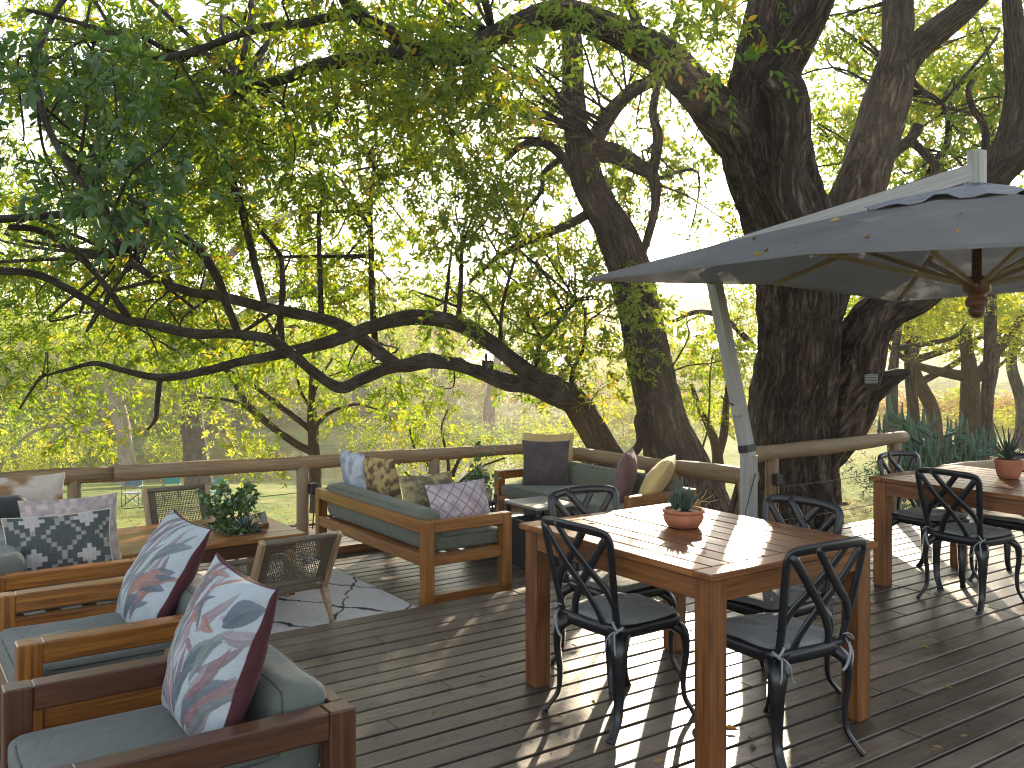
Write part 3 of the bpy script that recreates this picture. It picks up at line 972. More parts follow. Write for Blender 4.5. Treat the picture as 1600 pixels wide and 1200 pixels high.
low = tree_root(965, 10.5, 'low tree with long bare curving limbs spreading left above the rail', name='spreading_tree')
low_s = ([], [])
addlimb('trunk', shift([(985, 800, 70), (962, 740, 54), (942, 700, 49), (922, 662, 46), (902, 630, 47), (880, 612, 46)], 10.5), low, BARK_WARM, low_s, 20, 8, 61, 0.08)
addlimb('limb', lin([(895, 625, 36.0), (868, 605, 36.0), (838, 592, 30.6), (800, 562, 26.0), (765, 535, 24.4), (725, 510, 23.5), (680, 497, 24.4), (640, 496, 23.5), (600, 504, 21.8), (550, 522, 20.2), (500, 538, 19.3), (440, 553, 16.8), (380, 564, 15.1), (320, 580, 13.4), (250, 590, 11.8), (190, 578, 9.2), (150, 568, 8.4), (110, 576, 5.9), (60, 590, 3.4)], 10.5, 8.2), low, BARK_BRANCH, low_s, 14, 8, 62, 0.07)
addlimb('limb', lin([(895, 628, 34.2), (865, 618, 34.2), (830, 602, 28.8), (790, 596, 26.9), (750, 582, 22.7), (705, 568, 21.0), (670, 564, 25.2), (640, 570, 23.5), (610, 574, 19.3), (570, 590, 18.5), (535, 606, 18.5), (500, 588, 16.8), (460, 556, 16.8), (420, 530, 16.0), (360, 522, 14.3), (300, 521, 16.0), (240, 508, 14.3), (185, 497, 14.3), (140, 472, 13.4), (95, 445, 12.6), (50, 427, 11.8), (0, 424, 11.8), (-60, 428, 10.1)], 10.5, 7.6), low, BARK_BRANCH, low_s, 14, 8, 63, 0.07)
addlimb('limb', lin([(625, 572, 18), (600, 556, 20), (565, 528, 20), (520, 503, 18), (455, 488, 18), (400, 477, 17), (340, 462, 16), (295, 456, 15), (245, 436, 13), (190, 400, 9)], 9.6, 8.9), low, BARK_BRANCH, low_s, 12, 8, 64, 0.07)
addlimb('branch', lin([(372, 520, 12), (356, 480, 13), (342, 440, 14), (325, 408, 14), (298, 380, 15), (240, 352, 14), (170, 336, 14), (90, 336, 13), (10, 342, 13), (-50, 345, 12)], 8.9, 7.2), low, BARK_BRANCH, low_s, 10, 6, 65)
addlimb('branch', lin([(200, 495, 11), (165, 446, 11), (115, 390, 11), (60, 360, 11), (15, 355, 10)], 8.3, 7.4), low, BARK_BRANCH, low_s, 10, 6, 66)
addlimb('branch', lin([(415, 482, 11), (398, 410, 12), (378, 330, 12), (360, 275, 12), (335, 235, 10), (310, 200, 9), (295, 150, 7), (270, 90, 5)], 9.2, 8.7), low, BARK_BRANCH, low_s, 8, 6, 67)
addlimb('branch', lin([(441, 550, 11), (438, 500, 11), (442, 450, 10), (440, 400, 7)], 9.4, 9.4), low, BARK_BRANCH, low_s, 8, 5, 68)
addlimb('branch', lin([(586, 535, 11), (582, 470, 11), (580, 400, 10), (578, 330, 9), (585, 260, 6)], 9.8, 9.7), low, BARK_BRANCH, low_s, 8, 5, 69)
addlimb('branch', lin([(502, 492, 9), (500, 420, 8), (498, 340, 7), (510, 290, 5)], 9.4, 9.3), low, BARK_BRANCH, low_s, 8, 5, 70)
addlimb('branch', lin([(716, 508, 9), (720, 440, 8), (722, 380, 6)], 10.0, 9.9), low, BARK_BRANCH, low_s, 8, 5, 71)
addlimb('branch', lin([(694, 500, 6), (700, 440, 6), (704, 400, 4)], 9.9, 9.9), low, BARK_BRANCH, low_s, 8, 5, 72)
addlimb('branch', lin([(250, 592, 10), (246, 628, 8), (243, 655, 7), (230, 672, 4)], 8.7, 8.7), low, BARK_BRANCH, low_s, 8, 5, 73)
addlimb('branch', lin([(780, 555, 7), (785, 480, 6), (800, 420, 5), (812, 370, 4)], 10.2, 10.0), low, BARK_BRANCH, low_s, 8, 5, 74)
addlimb('branch', lin([(838, 592, 8), (842, 540, 8), (860, 520, 7), (900, 470, 5)], 10.4, 10.6), low, BARK_BRANCH, low_s, 8, 5, 75)
addlimb('branch', lin([(892, 618, 7), (895, 580, 7), (912, 540, 5), (915, 480, 4)], 10.5, 10.4), low, BARK_BRANCH, low_s, 8, 5, 76)
addlimb('branch', lin([(70, 585, 6), (55, 600, 5), (30, 640, 3)], 8.2, 8.0), low, BARK_BRANCH, low_s, 8, 5, 77)
addlimb('branch', lin([(960, 735, 14), (985, 712, 15), (1000, 690, 14), (996, 655, 11), (1010, 635, 6)], 10.8, 10.8), low, BARK_WARM, low_s, 8, 5, 78)

# leaf clumps of the three near trees: cells of 100 x 75 photo pixels, each with its own real depths
DENS = ["5566654455555423",
        "4566665566541524",
        "2788766675501424",
        "4788876655301444",
        "6677763656111333",
        "5677652655100000",
        "4566553575310000",
        "5431121144110000",
        "2100000000000000"]
clumps = {'big': [], 'dark': [], 'low': [], 'lean': []}
for r, row in enumerate(DENS):
    for c, ch in enumerate(row):
        k = int(ch)
        n = rng.poisson(k * 1.45)
        for _ in range(n):
            px = c * 100 + 50 + rng.normal() * 42
            py = r * 75 + 37 + rng.normal() * 34
            if r == 0 and rng.uniform() < 0.4:
                py -= rng.uniform(40, 140)
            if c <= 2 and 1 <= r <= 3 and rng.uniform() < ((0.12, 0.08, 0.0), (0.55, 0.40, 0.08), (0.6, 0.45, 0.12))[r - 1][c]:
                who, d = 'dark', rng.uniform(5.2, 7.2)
            elif c >= 12:
                who, d = 'big', rng.uniform(10.0, 14.5)
            elif r <= 2 and not (8 <= c <= 10 and r > 0):
                who, d = 'big', rng.uniform(6.8, 11.5)
            elif c >= 8:
                who, d = ('lean', rng.uniform(10.7, 14.0)) if (r < 6) else ('low', rng.uniform(10.2, 12.0))
            else:
                who, d = 'low', (rng.uniform(8.3, 12.5) if r < 5 else rng.uniform(9.6, 13.0))
            clumps[who].append(tuple(P(px, py, d)))
# canopy continuing overhead and behind the camera, as the shade on the deck implies
for _ in range(110):
    X, d = rng.uniform(-8, 7), rng.uniform(-5, 7)
    z = rng.uniform(5.8, 8.4)
    if d > 2 and (z - CAMH) / d < 0.42:
        continue
    clumps['big'].append(tuple(W(X, d, z)))
for _ in range(24):
    X, d = rng.uniform(2, 9), rng.uniform(7, 15)
    clumps['big'].append(tuple(W(X, d, rng.uniform(5.6, 9.0))))
for _ in range(24):
    X, d = rng.uniform(-8, 0), rng.uniform(6, 12)
    clumps['big'].append(tuple(W(X, d, rng.uniform(5.0, 7.5))))
def store(s):
    return np.concatenate(s[0]), np.concatenate(s[1])
for who, root, s, mat, leaf, sd in (('big', big, big_s, LEAF_NEAR, 0.085, 101), ('low', low, low_s, LEAF_NEAR, 0.078, 102), ('lean', lean, lean_s, LEAF_NEAR, 0.08, 103)):
    cl = clumps[who]
    crown_from_clumps('crown', cl, rng.uniform(0.20, 0.44, len(cl)), 12, root, mat, leaf, sd, True)
    pts, rad = store(s)
    twig_branches('twigs', cl, pts, rad, root, BARK_BRANCH, sd + 7, every=2)
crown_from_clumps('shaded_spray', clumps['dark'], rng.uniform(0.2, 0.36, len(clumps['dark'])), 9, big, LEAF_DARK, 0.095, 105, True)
pts, rad = store(big_s)
twig_branches('spray_twigs', clumps['dark'], pts, rad, big, BARK_BRANCH, 115)

# ------------------------------------------------------------------ background trees and bushes
def dome_clumps(seed, n, rx, rz, zoff=0.0, hollow=0.35):
    g = np.random.default_rng(seed)
    v = g.normal(size=(n, 3))
    v /= np.linalg.norm(v, axis=1)[:, None]
    r = g.uniform(hollow, 1.0, n) ** 0.6
    lump = 0.75 + 0.5 * g.uniform(size=n)
    v *= (r * lump)[:, None]
    v[:, 2] = np.where(v[:, 2] < -0.35, -v[:, 2] * 0.6, v[:, 2])
    return v * np.array([rx, rx, rz]) + np.array([0, 0, zoff])
CROWNS = {}
def crown_mesh(kind, var, mat):
    key = (kind, var, mat.name)
    if key not in CROWNS:
        s = 300 + 17 * var + {'bush': 0, 'tree': 5, 'airy': 9}[kind]
        if kind == 'bush':
            cl = dome_clumps(s, 34, 1.5, 1.25, 0.85, 0.6)
            me = crown_from_clumps('bush_crown', cl, np.full(len(cl), 0.36), 8, None, mat, 0.12, s, nleaf=8, aspect=0.42, length=(0.25, 0.5))
        elif kind == 'tree':
            cl = dome_clumps(s, 66, 3.0, 2.3, 0.0, 0.6)
            me = crown_from_clumps('tree_crown', cl, np.full(len(cl), 0.6), 9, None, mat, 0.16, s, nleaf=9, aspect=0.42, length=(0.4, 0.8))
        else:
            cl = dome_clumps(s, 42, 1.5, 1.3, 0.0)
            me = crown_from_clumps('airy_crown', cl, np.full(len(cl), 0.34), 7, None, mat, 0.085, s, nleaf=10, aspect=0.42, length=(0.25, 0.5))
        CROWNS[key] = me
    return CROWNS[key]

def far_tree(label, px, d, h, cr, mat, bark, var=0, trunk_px=None, lean=0.0, group='trees beyond the lawn', squash=1.0, crown_at=None, kind='tree', name='tree', limbs=3, cat='tree'):
    root = tree_root(px, d, label, cat, name, group)
    g = np.random.default_rng(abs(int(px * 7 + d * 13)))
    zc = crown_at if crown_at is not None else h - cr * 0.75
    r = (trunk_px / 2.0 * d / F) if trunk_px else 0.03 * h
    q = catmull([(0, 0, -0.3), (g.normal() * 0.1, g.normal() * 0.1, zc * 0.35), (lean * 0.6 + g.normal() * 0.15, g.normal() * 0.15, zc * 0.7), (lean, 0, zc * 1.05)], 6)
    m = MB()
    L = len(q)
    rr = r * np.interp(np.linspace(0, 1, L), [0, 0.12, 0.6, 1], [1.55, 1.0, 0.85, 0.4])
    m.tube(q, rr, 10)
    m.build('trunk', bark, root, True)
    for k in range(limbs):
        a = g.uniform(0, 6.28)
        st = q[int(L * g.uniform(0.5, 0.85))]
        en = np.array([lean, 0, zc]) + np.array([math.cos(a), math.sin(a), g.uniform(-0.1, 0.6)]) * cr * 0.7
        mm = MB()
        mm.tube(catmull([st, st * 0.5 + en * 0.5 + g.normal(size=3) * 0.12 * cr, en], 5), np.linspace(r * 0.55, r * 0.12, 11), 7)
        mm.build('limb', bark, root, True)
    o = link('crown', crown_mesh(kind, var, mat), None, root)
    base = 3.0 if kind == 'tree' else 1.5
    o.location = (lean, 0, zc)
    s = cr / base
    o.scale = (s, s, s * squash)
    o.rotation_euler = (0, 0, g.uniform(0, 6.28))
    o['kind'] = 'stuff'
    return root

def bush(label, px, d, rad, h, mat, var=0, group='bushes beyond the lawn'):
    X = (px - 800) / F * d
    o = link('bush', crown_mesh('bush', var, mat), None)
    o.location = W(X, d, float(terrain(X, d)) - 0.1)
    o.scale = (rad / 1.5, rad / 1.5, h / 2.3)
    o.rotation_euler = (0, 0, (px * 0.37 + d) % 6.28)
    return tag(o, label, 'bush', group)

# -- trees one can tell apart
pale = tree_root(203, 34.0, 'pale bare limbed tree standing at the river edge on the left', name='pale_tree', group='trees beyond the lawn')
limb('trunk', shift([(207, 790, 34), (204, 750, 27), (196, 700, 24), (188, 655, 24), (180, 630, 28)], 34.0), BARK_PALE, pale, 14, 8, 201, 0.03)
for k, pth in enumerate(([(184, 640, 20), (172, 610, 16), (176, 580, 12), (160, 555, 8)], [(182, 636, 20), (198, 612, 16), (206, 590, 13), (196, 565, 9), (215, 530, 6)],
                         [(183, 650, 14), (160, 640, 13), (120, 618, 11), (90, 600, 7)], [(184, 658, 13), (160, 668, 12), (125, 672, 10), (100, 665, 8), (60, 670, 6), (30, 690, 4)], [(104, 668, 6), (80, 690, 5), (66, 706, 3)])):
    limb('limb', shift(pth, 34.0), BARK_PALE, pale, 8, 6, 202 + k, 0.03)
cl = [tuple(P(a, b, 34.0 + rng.normal() * 1.1)) for a, b in ((150, 560), (190, 540), (215, 560), (235, 600), (110, 600), (80, 600), (250, 640), (260, 560), (60, 640))]
crown_from_clumps('crown', cl, np.full(len(cl), 0.85), 16, pale, LEAF_YEL, 0.16, 210, nleaf=10, aspect=0.42, length=(0.3, 0.7))

grey = tree_root(306, 37.0, 'thick grey trunked tree beyond the rail, right of the pale bare tree', name='grey_tree', group='trees beyond the lawn')
limb('trunk', shift([(312, 790, 52), (310, 740, 42), (304, 690, 36), (300, 640, 34), (304, 590, 32), (300, 540, 28), (296, 480, 22)], 37.0), BARK_GREY, grey, 18, 8, 220, 0.06)
for k, pth in enumerate(([(302, 600, 20), (320, 560, 15), (350, 520, 10)], [(300, 570, 16), (270, 530, 12), (240, 490, 8)])):
    limb('limb', shift(pth, 37.0), BARK_GREY, grey, 8, 6, 221 + k, 0.04)
cl = [tuple(P(a + rng.normal() * 15, b + rng.normal() * 12, 37.0 + rng.normal() * 2.0)) for a, b in ((230, 620), (260, 650), (260, 600), (320, 610), (340, 650), (350, 590), (290, 560), (270, 520), (330, 530), (240, 480), (300, 470), (360, 490), (200, 540), (285, 690), (250, 690), (390, 560), (400, 520), (330, 680))]
for _ in range(210):
    a, b = rng.uniform(-120, 720), rng.uniform(170, 560)
    if a > 560 and b < 430 and rng.uniform() < 0.75:
        continue
    cl.append(tuple(P(a, b, 37.0 + rng.normal() * 3.2)))
for k, pth in enumerate(([(300, 540, 20), (285, 450, 17), (260, 360, 13), (200, 280, 9)], [(298, 500, 18), (340, 420, 15), (420, 350, 12), (500, 320, 8)], [(300, 560, 16), (400, 480, 13), (520, 450, 10), (620, 470, 6)], [(300, 560, 16), (200, 480, 13), (90, 440, 10), (-40, 440, 6)])):
    limb('limb', shift(pth, 37.0), BARK_GREY, grey, 8, 6, 223 + k, 0.04)
crown_from_clumps('crown', cl, np.full(len(cl), 1.2), 17, grey, LEAF_YEL, 0.16, 230, nleaf=11, aspect=0.42, length=(0.4, 0.9))

yt = tree_root(492, 13.0, 'small yellow leaved tree forking just above the back rail behind the sofa', name='yellow_tree')
limb('trunk', shift([(495, 800, 24), (493, 750, 19), (491, 705, 19), (489, 665, 17), (487, 620, 11), (488, 580, 8), (492, 540, 5)], 13.0), BARK_WARM, yt, 12, 8, 240, 0.05)
for k, pth in enumerate(([(489, 706, 14), (465, 694, 13), (440, 678, 12), (418, 660, 12), (396, 642, 12), (380, 622, 10), (366, 598, 8), (352, 578, 5)], [(392, 640, 6), (360, 626, 5), (330, 622, 4), (310, 620, 3)], [(486, 672, 11), (462, 652, 10), (432, 630, 9), (400, 606, 7), (372, 588, 6), (345, 570, 4)],
                         [(494, 665, 7), (508, 650, 6), (530, 638, 5), (560, 632, 4), (590, 640, 3)], [(489, 620, 6), (500, 590, 5), (520, 560, 4)], [(487, 640, 6), (470, 610, 5), (462, 570, 4), (470, 540, 3)])):
    limb('limb', shift(pth, 13.0), BARK_WARM, yt, 8, 6, 241 + k, 0.04)
cl = [tuple(P(a + rng.normal() * 22, b + rng.normal() * 16, 13.0 + rng.normal() * 0.55)) for a, b in [(360, 590), (400, 580), (440, 590), (470, 570), (520, 570), (560, 590), (600, 600), (620, 640), (580, 640), (540, 620), (540, 660), (590, 670), (640, 660), (340, 620), (330, 580), (420, 600), (400, 690), (430, 640), (510, 600), (650, 610), (450, 545), (530, 540), (570, 560), (380, 560), (610, 570), (415, 715), (370, 660)] for _ in range(2)]
crown_from_clumps('crown', cl, rng.uniform(0.14, 0.28, len(cl)), 7, yt, LEAF_YEL, 0.07, 250, True, nleaf=11, aspect=0.42)

st = tree_root(880, 12.5, 'low airy shrub with small yellow leaves right behind the back rail', name='shrub', cat='shrub')
st.location = W((690 - 800) / F * 10.5, 10.5, float(terrain(-0.8, 10.5)))
for k, pth in enumerate(([(700, 790, 8), (706, 750, 7), (720, 715, 5), (750, 690, 3)], [(700, 785, 7), (680, 740, 5), (650, 705, 4), (640, 670, 3)], [(703, 770, 6), (740, 735, 4), (790, 715, 3)], [(702, 780, 6), (700, 720, 5), (690, 670, 3), (700, 640, 2)], [(700, 790, 6), (660, 760, 4), (630, 735, 3)])):
    limb('stem', shift(pth, 10.5), BARK_WARM, st, 7, 5, 260 + k, 0.04)
cl = [tuple(P(a + rng.normal() * 14, b + rng.normal() * 10, 10.5 + rng.normal() * 0.35)) for a, b in [(640, 680), (660, 700), (690, 680), (700, 650), (720, 690), (750, 690), (630, 730), (650, 750), (780, 710), (740, 730), (690, 740), (660, 660), (680, 710)]]
crown_from_clumps('foliage', cl, rng.uniform(0.12, 0.22, len(cl)), 6, st, LEAF_YEL, 0.045, 270, nleaf=10, aspect=0.5, length=(0.15, 0.3))

sm = tree_root(1126, 13.5, 'small green tree with a forked thin trunk seen between leaning tree and mast', name='forked_tree')
limb('trunk', shift([(1126, 820, 22), (1124, 770, 19), (1122, 730, 18), (1119, 700, 16), (1108, 668, 12), (1094, 640, 9), (1080, 600, 6)], 13.5), BARK_WARM, sm, 10, 8, 280, 0.05)
limb('limb', shift([(1121, 715, 14), (1131, 680, 13), (1134, 640, 11), (1138, 590, 8), (1130, 540, 6), (1140, 490, 4)], 13.5), BARK_WARM, sm, 8, 6, 281, 0.04)
limb('limb', shift([(1175, 540, 11), (1150, 512, 10), (1120, 492, 9), (1085, 488, 8), (1050, 502, 6), (1030, 490, 4)], 12.0), BARK_BRANCH, sm, 8, 6, 282, 0.04)
cl = [tuple(P(a + rng.normal() * 14, b + rng.normal() * 14, 13.6 + rng.normal() * 0.7)) for a, b in [(1060, 580), (1080, 560), (1100, 590), (1120, 560), (1150, 520), (1160, 560), (1150, 600), (1090, 620), (1060, 610), (1110, 640), (1160, 480), (1140, 460), (1175, 450), (1100, 530), (1050, 545), (1170, 620), (1165, 650)] for _ in range(3)]
crown_from_clumps('crown', cl, rng.uniform(0.18, 0.34, len(cl)), 8, sm, LEAF_NEAR, 0.075, 290, True, nleaf=11, aspect=0.36, tint=(0.4, 1.0))

far_tree('broad grey trunked tree across the river behind the sofa pillows', 562, 68.0, 11.0, 5.2, LEAF_YEL, BARK_GREY, 0, 34, 0.3)
far_tree('dark slanting trunk across the river left of the leaning tree', 765, 66.0, 11.0, 5.0, LEAF_BLUE, BARK_DARK, 1, 20, 1.0)
far_tree('straight grey trunk right of the big tree, in front of the dry bank', 1403, 17.0, 6.2, 1.8, LEAF_YEL, BARK_GREY, 0, 20, 0.1, squash=0.7, crown_at=3.0)
far_tree('brown leaning trunk behind the blue green succulent shrub', 1462, 21.0, 6.4, 2.9, LEAF_FAR, BARK_WARM, 1, 24, -0.6, squash=0.62, crown_at=3.0)
far_tree('thick twisted brown trunk right of the succulent shrub', 1516, 18.0, 5.6, 2.3, LEAF_FAR, BARK_WARM, 0, 34, -0.2, squash=0.6, crown_at=2.7)
far_tree('thin brown trunk on the dry bank at the right', 1553, 23.0, 6.0, 2.8, LEAF_YEL, BARK_WARM, 1, 16, 0.3, squash=0.6, crown_at=3.0)
far_tree('grey brown trunk at the right edge of the dry bank', 1592, 24.0, 6.3, 3.0, LEAF_BLUE, BARK_GREY, 0, 20, 0.2, squash=0.65, crown_at=3.2)
far_tree('tall yellow green tree high behind the grey umbrella', 1530, 16.0, 9.0, 2.6, LEAF_YEL, BARK_DARK, 1, 20, 0.4, crown_at=6.6)
far_tree('second tall yellow green tree behind the fork of the big tree', 1440, 19.0, 9.4, 2.6, LEAF_YEL, BARK_DARK, 0, 18, 0.2, crown_at=6.4)
far_tree('tall blue green tree across the river in the middle of the view', 705, 82.0, 12.0, 5.4, LEAF_BLUE, BARK_GREY, 1, 16)
far_tree('rounded pale green willow across the river, left of the blue green tree', 615, 74.0, 9.4, 5.2, LEAF_YEL, BARK_GREY, 0, 14, crown_at=4.6)
far_tree('rusty dry leaved tree behind the curved bare limbs', 668, 62.0, 11.0, 3.0, LEAF_RUST, BARK_WARM, 1, 10, crown_at=7.6)
def mass(name, items):
    """many crowns that read as one mass: joined real geometry"""
    V, T, A, MI, mats = [], [], [], [], []
    nv = 0
    for (me, loc, sc, rz) in items:
        n = len(me.vertices)
        co = np.empty(n * 3, np.float32); me.vertices.foreach_get('co', co)
        co = co.reshape(-1, 3) * np.array(sc)
        c_, s_ = math.cos(rz), math.sin(rz)
        co = co @ np.array([[c_, s_, 0], [-s_, c_, 0], [0, 0, 1]]) + np.array(loc)
        ix = np.empty(len(me.loops), np.int32); me.loops.foreach_get('vertex_index', ix)
        tn = np.empty(n, np.float32); me.attributes['tint'].data.foreach_get('value', tn)
        mi = np.empty(len(me.polygons), np.int32); me.polygons.foreach_get('material_index', mi)
        rm = []
        for mt in me.materials:
            if mt not in mats: mats.append(mt)
            rm.append(mats.index(mt))
        V.append(co); T.append(ix + nv); A.append(tn); MI.append(np.array(rm)[mi])
        nv += n
    V, T, A, MI = np.concatenate(V), np.concatenate(T), np.concatenate(A), np.concatenate(MI)
    me = bpy.data.meshes.new(name)
    me.vertices.add(len(V)); me.vertices.foreach_set('co', V.astype(np.float32).ravel())
    me.loops.add(len(T)); me.loops.foreach_set('vertex_index', T.astype(np.int32))
    me.polygons.add(len(T) // 3); me.polygons.foreach_set('loop_start', (np.arange(len(T) // 3) * 3).astype(np.int32))
    a = me.attributes.new('tint', 'FLOAT', 'POINT'); a.data.foreach_set('value', A)
    for mt in mats: me.materials.append(mt)
    me.polygons.foreach_set('material_index', MI.astype(np.int32))
    me.update(calc_edges=True)
    return tag(link(name, me), kind='stuff')
def item(kind, var, mat, px, d, rad, h, lift=0.0):
    X = (px - 800) / F * d
    base = {'bush': (1.5, 2.3, -0.1), 'tree': (3.0, 4.2, 0.0)}[kind]
    z = float(terrain(X, d)) + base[2] + lift
    return (crown_mesh(kind, var, mat), tuple(W(X, d, z)), (rad / base[0], rad / base[0], h / base[1]), float(g.uniform(0, 6.28)))
g = np.random.default_rng(77)
ORD = ['first', 'second', 'third', 'fourth', 'fifth', 'sixth', 'seventh', 'eighth', 'ninth', 'tenth']
HUE = {'far_leaf': 'olive green', 'yellow_green_leaf': 'bright yellow green', 'blue_green_far_leaf': 'blue green'}
for k, px in enumerate(range(10, 460, 50)):
    pj, d0 = px + g.normal() * 12, 64.0 + g.normal() * 1.5
    d0 = max(d0, float(bank((pj - 800) / F * d0)) + 19.0)
    mt = [LEAF_FAR, LEAF_YEL, LEAF_BLUE, LEAF_FAR, LEAF_YEL][k % 5]
    bush('%s bush at the far river edge, %s from the left' % (HUE[mt.name], ORD[k]), pj, d0, 3.1 * g.uniform(0.8, 1.3), 4.2 * g.uniform(0.8, 1.25), mt, k % 3, 'bushes on the far river edge')
for k, (px, d, rad, h, mt, lab) in enumerate(((-45, 38.5, 1.9, 3.4, LEAF_FAR, 'big olive bush on the near river bank at the left edge'), (28, 40.5, 1.9, 3.7, LEAF_BLUE, 'blue green bush on the near river bank above the tie dyed pillow'), (72, 36.5, 1.3, 2.3, LEAF_FAR, 'low olive bush on the near river bank left of the bright round bush'),
        (132, 40.0, 1.35, 2.9, LEAF_YEL, 'bright yellow green round bush just left of the pale bare tree'), (258, 41.5, 1.2, 2.4, LEAF_YEL, 'yellow green bush between the pale bare tree and the grey trunk'), (395, 42.5, 1.3, 2.2, LEAF_FAR, 'olive bush on the near river bank right of the grey trunk'),
        (590, 44.0, 1.8, 3.4, LEAF_YEL, 'yellow green bush on the river bank behind the sofa pillows'), (660, 45.0, 2.0, 3.6, LEAF_FAR, 'olive bush on the river bank above the middle sofa'), (745, 45.0, 1.7, 3.2, LEAF_BLUE, 'blue green bush on the river bank left of the dark knitted pillow'), (828, 46.0, 1.6, 2.8, LEAF_YEL, 'yellow green bush on the river bank behind the rail corner'), (985, 40.0, 1.5, 2.6, LEAF_YEL, 'yellow green bush seen between the two leaning trunks'))):
    bush(lab, px, d, rad, h, mt, k % 3, 'bushes on the near river bank')
its = []
for px in range(-190, 480, 48):
    for d0, rad, h in ((68.5, 3.8, 5.8), (74.0, 4.8, 7.6)):
        pj, dj = px + g.normal() * 18, d0 + g.normal() * 1.6
        dj = max(dj, float(bank((pj - 800) / F * dj)) + 21.0)
        its.append(item('bush', int(g.integers(3)), [LEAF_FAR, LEAF_YEL, LEAF_BLUE, LEAF_FAR][int(g.integers(4))], pj, dj, rad * g.uniform(0.8, 1.3), h * g.uniform(0.75, 1.25)))
for px in range(450, 1080, 44):
    pj, dj = px + g.normal() * 18, 72.0 + g.uniform(0, 8)
    mt = [LEAF_FAR, LEAF_YEL, LEAF_RUST, LEAF_RUST][int(g.integers(4))] if px > 760 else [LEAF_FAR, LEAF_YEL, LEAF_BLUE][int(g.integers(3))]
    its.append(item('bush', int(g.integers(3)), mt, pj, dj, 3.9 * g.uniform(0.8, 1.3), 5.0 * g.uniform(0.75, 1.25)))
mass('riverside_thicket', its)
its = []
for px in list(range(850, 1190, 60)) + list(range(1320, 1740, 52)):
    for d0 in (30.0, 35.0):
        pj, dj = px + g.normal() * 20, d0 + g.uniform(0, 5)
        mt = [LEAF_RUST, LEAF_FAR, LEAF_RUST, LEAF_YEL][int(g.integers(4))]
        its.append(item('bush', int(g.integers(3)), mt, pj, dj, 1.4 * g.uniform(0.7, 1.3), 1.6 * g.uniform(0.7, 1.3)))
mass('dry_brush', its)
its = []
for k, px in enumerate(range(-300, 1900, 98)):
    pj, dj = px + g.normal() * 25, 92.0 + g.uniform(0, 14)
    mt = [LEAF_FAR, LEAF_BLUE, LEAF_YEL, LEAF_FAR, LEAF_RUST][int(g.integers(5))]
    its.append(item('tree', k % 3, mt, pj, dj, 5.6 * g.uniform(0.85, 1.2), 8.6 * g.uniform(0.85, 1.15), 4.6))
for k, px in enumerate(range(-300, 1900, 140)):
    pj, dj = px + g.normal() * 25, 135.0 + g.uniform(0, 20)
    its.append(item('tree', k % 3, [LEAF_FAR, LEAF_BLUE, LEAF_FAR][int(g.integers(3))], pj, dj, 8.4 * g.uniform(0.85, 1.2), 11.0 * g.uniform(0.85, 1.1), 4.6))
mass('distant_woodland', its)
for k, (px, d, mt, lab) in enumerate(((-30, 76, LEAF_FAR, 'olive tree on the far bank at the left edge of the view'), (75, 80, LEAF_BLUE, 'blue green tree on the far bank, just left of the pale bare tree'), (190, 75, LEAF_YEL, 'yellow green tree on the far bank right behind the pale bare tree'),
                                  (300, 81, LEAF_FAR, 'olive tree on the far bank right behind the grey trunk'), (410, 79, LEAF_BLUE, 'blue green tree on the far bank behind the yellow tree branches'), (500, 84, LEAF_YEL, 'yellow green tree on the far bank behind the small yellow tree'))):
    far_tree(lab, px, d, 11.0 * g.uniform(0.85, 1.15), 5.0, mt, BARK_GREY, k % 3, 14, 0.2, group='trees on the far bank', crown_at=5.6)

# -- lawn blades and litter
def scatter(n, x0, x1, d0, d1, g, skip_deck=True):
    X = g.uniform(x0, x1, n * 3)
    d = d0 + (d1 - d0) * g.uniform(0, 1, n * 3) ** 1.5
    w = Wn(X, d, terrain(X, d))
    ok = ~((w[:, 0] < 5.75) & (w[:, 1] < 8.55)) & ~((w[:, 1] < 5.3) & (w[:, 0] < 11.6)) & (d < bank(X) + 1.0)
    w = w[ok][:n]
    return w
g = np.random.default_rng(5)
wpt = scatter(52000, -11, 13, 7.2, 22, g)
ax = g.normal(size=(len(wpt), 3)) * 0.5 + np.array([0, 0, 1.0])
tn = np.clip(fbm(wpt[:, 0] * 0.5 + 30, wpt[:, 1] * 0.5 + 30, 4) * 1.5 - 0.3 + g.normal(size=len(wpt)) * 0.15, 0, 1)
tag(leaf_mesh('grass', wpt - np.array([0, 0, 0.01]), ax, g.uniform(0.025, 0.075, len(wpt)), tn, BLADE, None, 0.10, False, 0.0, 6), kind='stuff')
wpt = scatter(5200, -11, 13, 7.2, 22, g)
ax = g.normal(size=(len(wpt), 3)) * np.array([1, 1, 0.15])
tag(leaf_mesh('leaf_litter', wpt + np.array([0, 0, 0.02]), ax, g.uniform(0.04, 0.09, len(wpt)), g.uniform(0, 1, len(wpt)), LEAF_DRY, None, 0.45, False, 1.5, 8), kind='stuff')

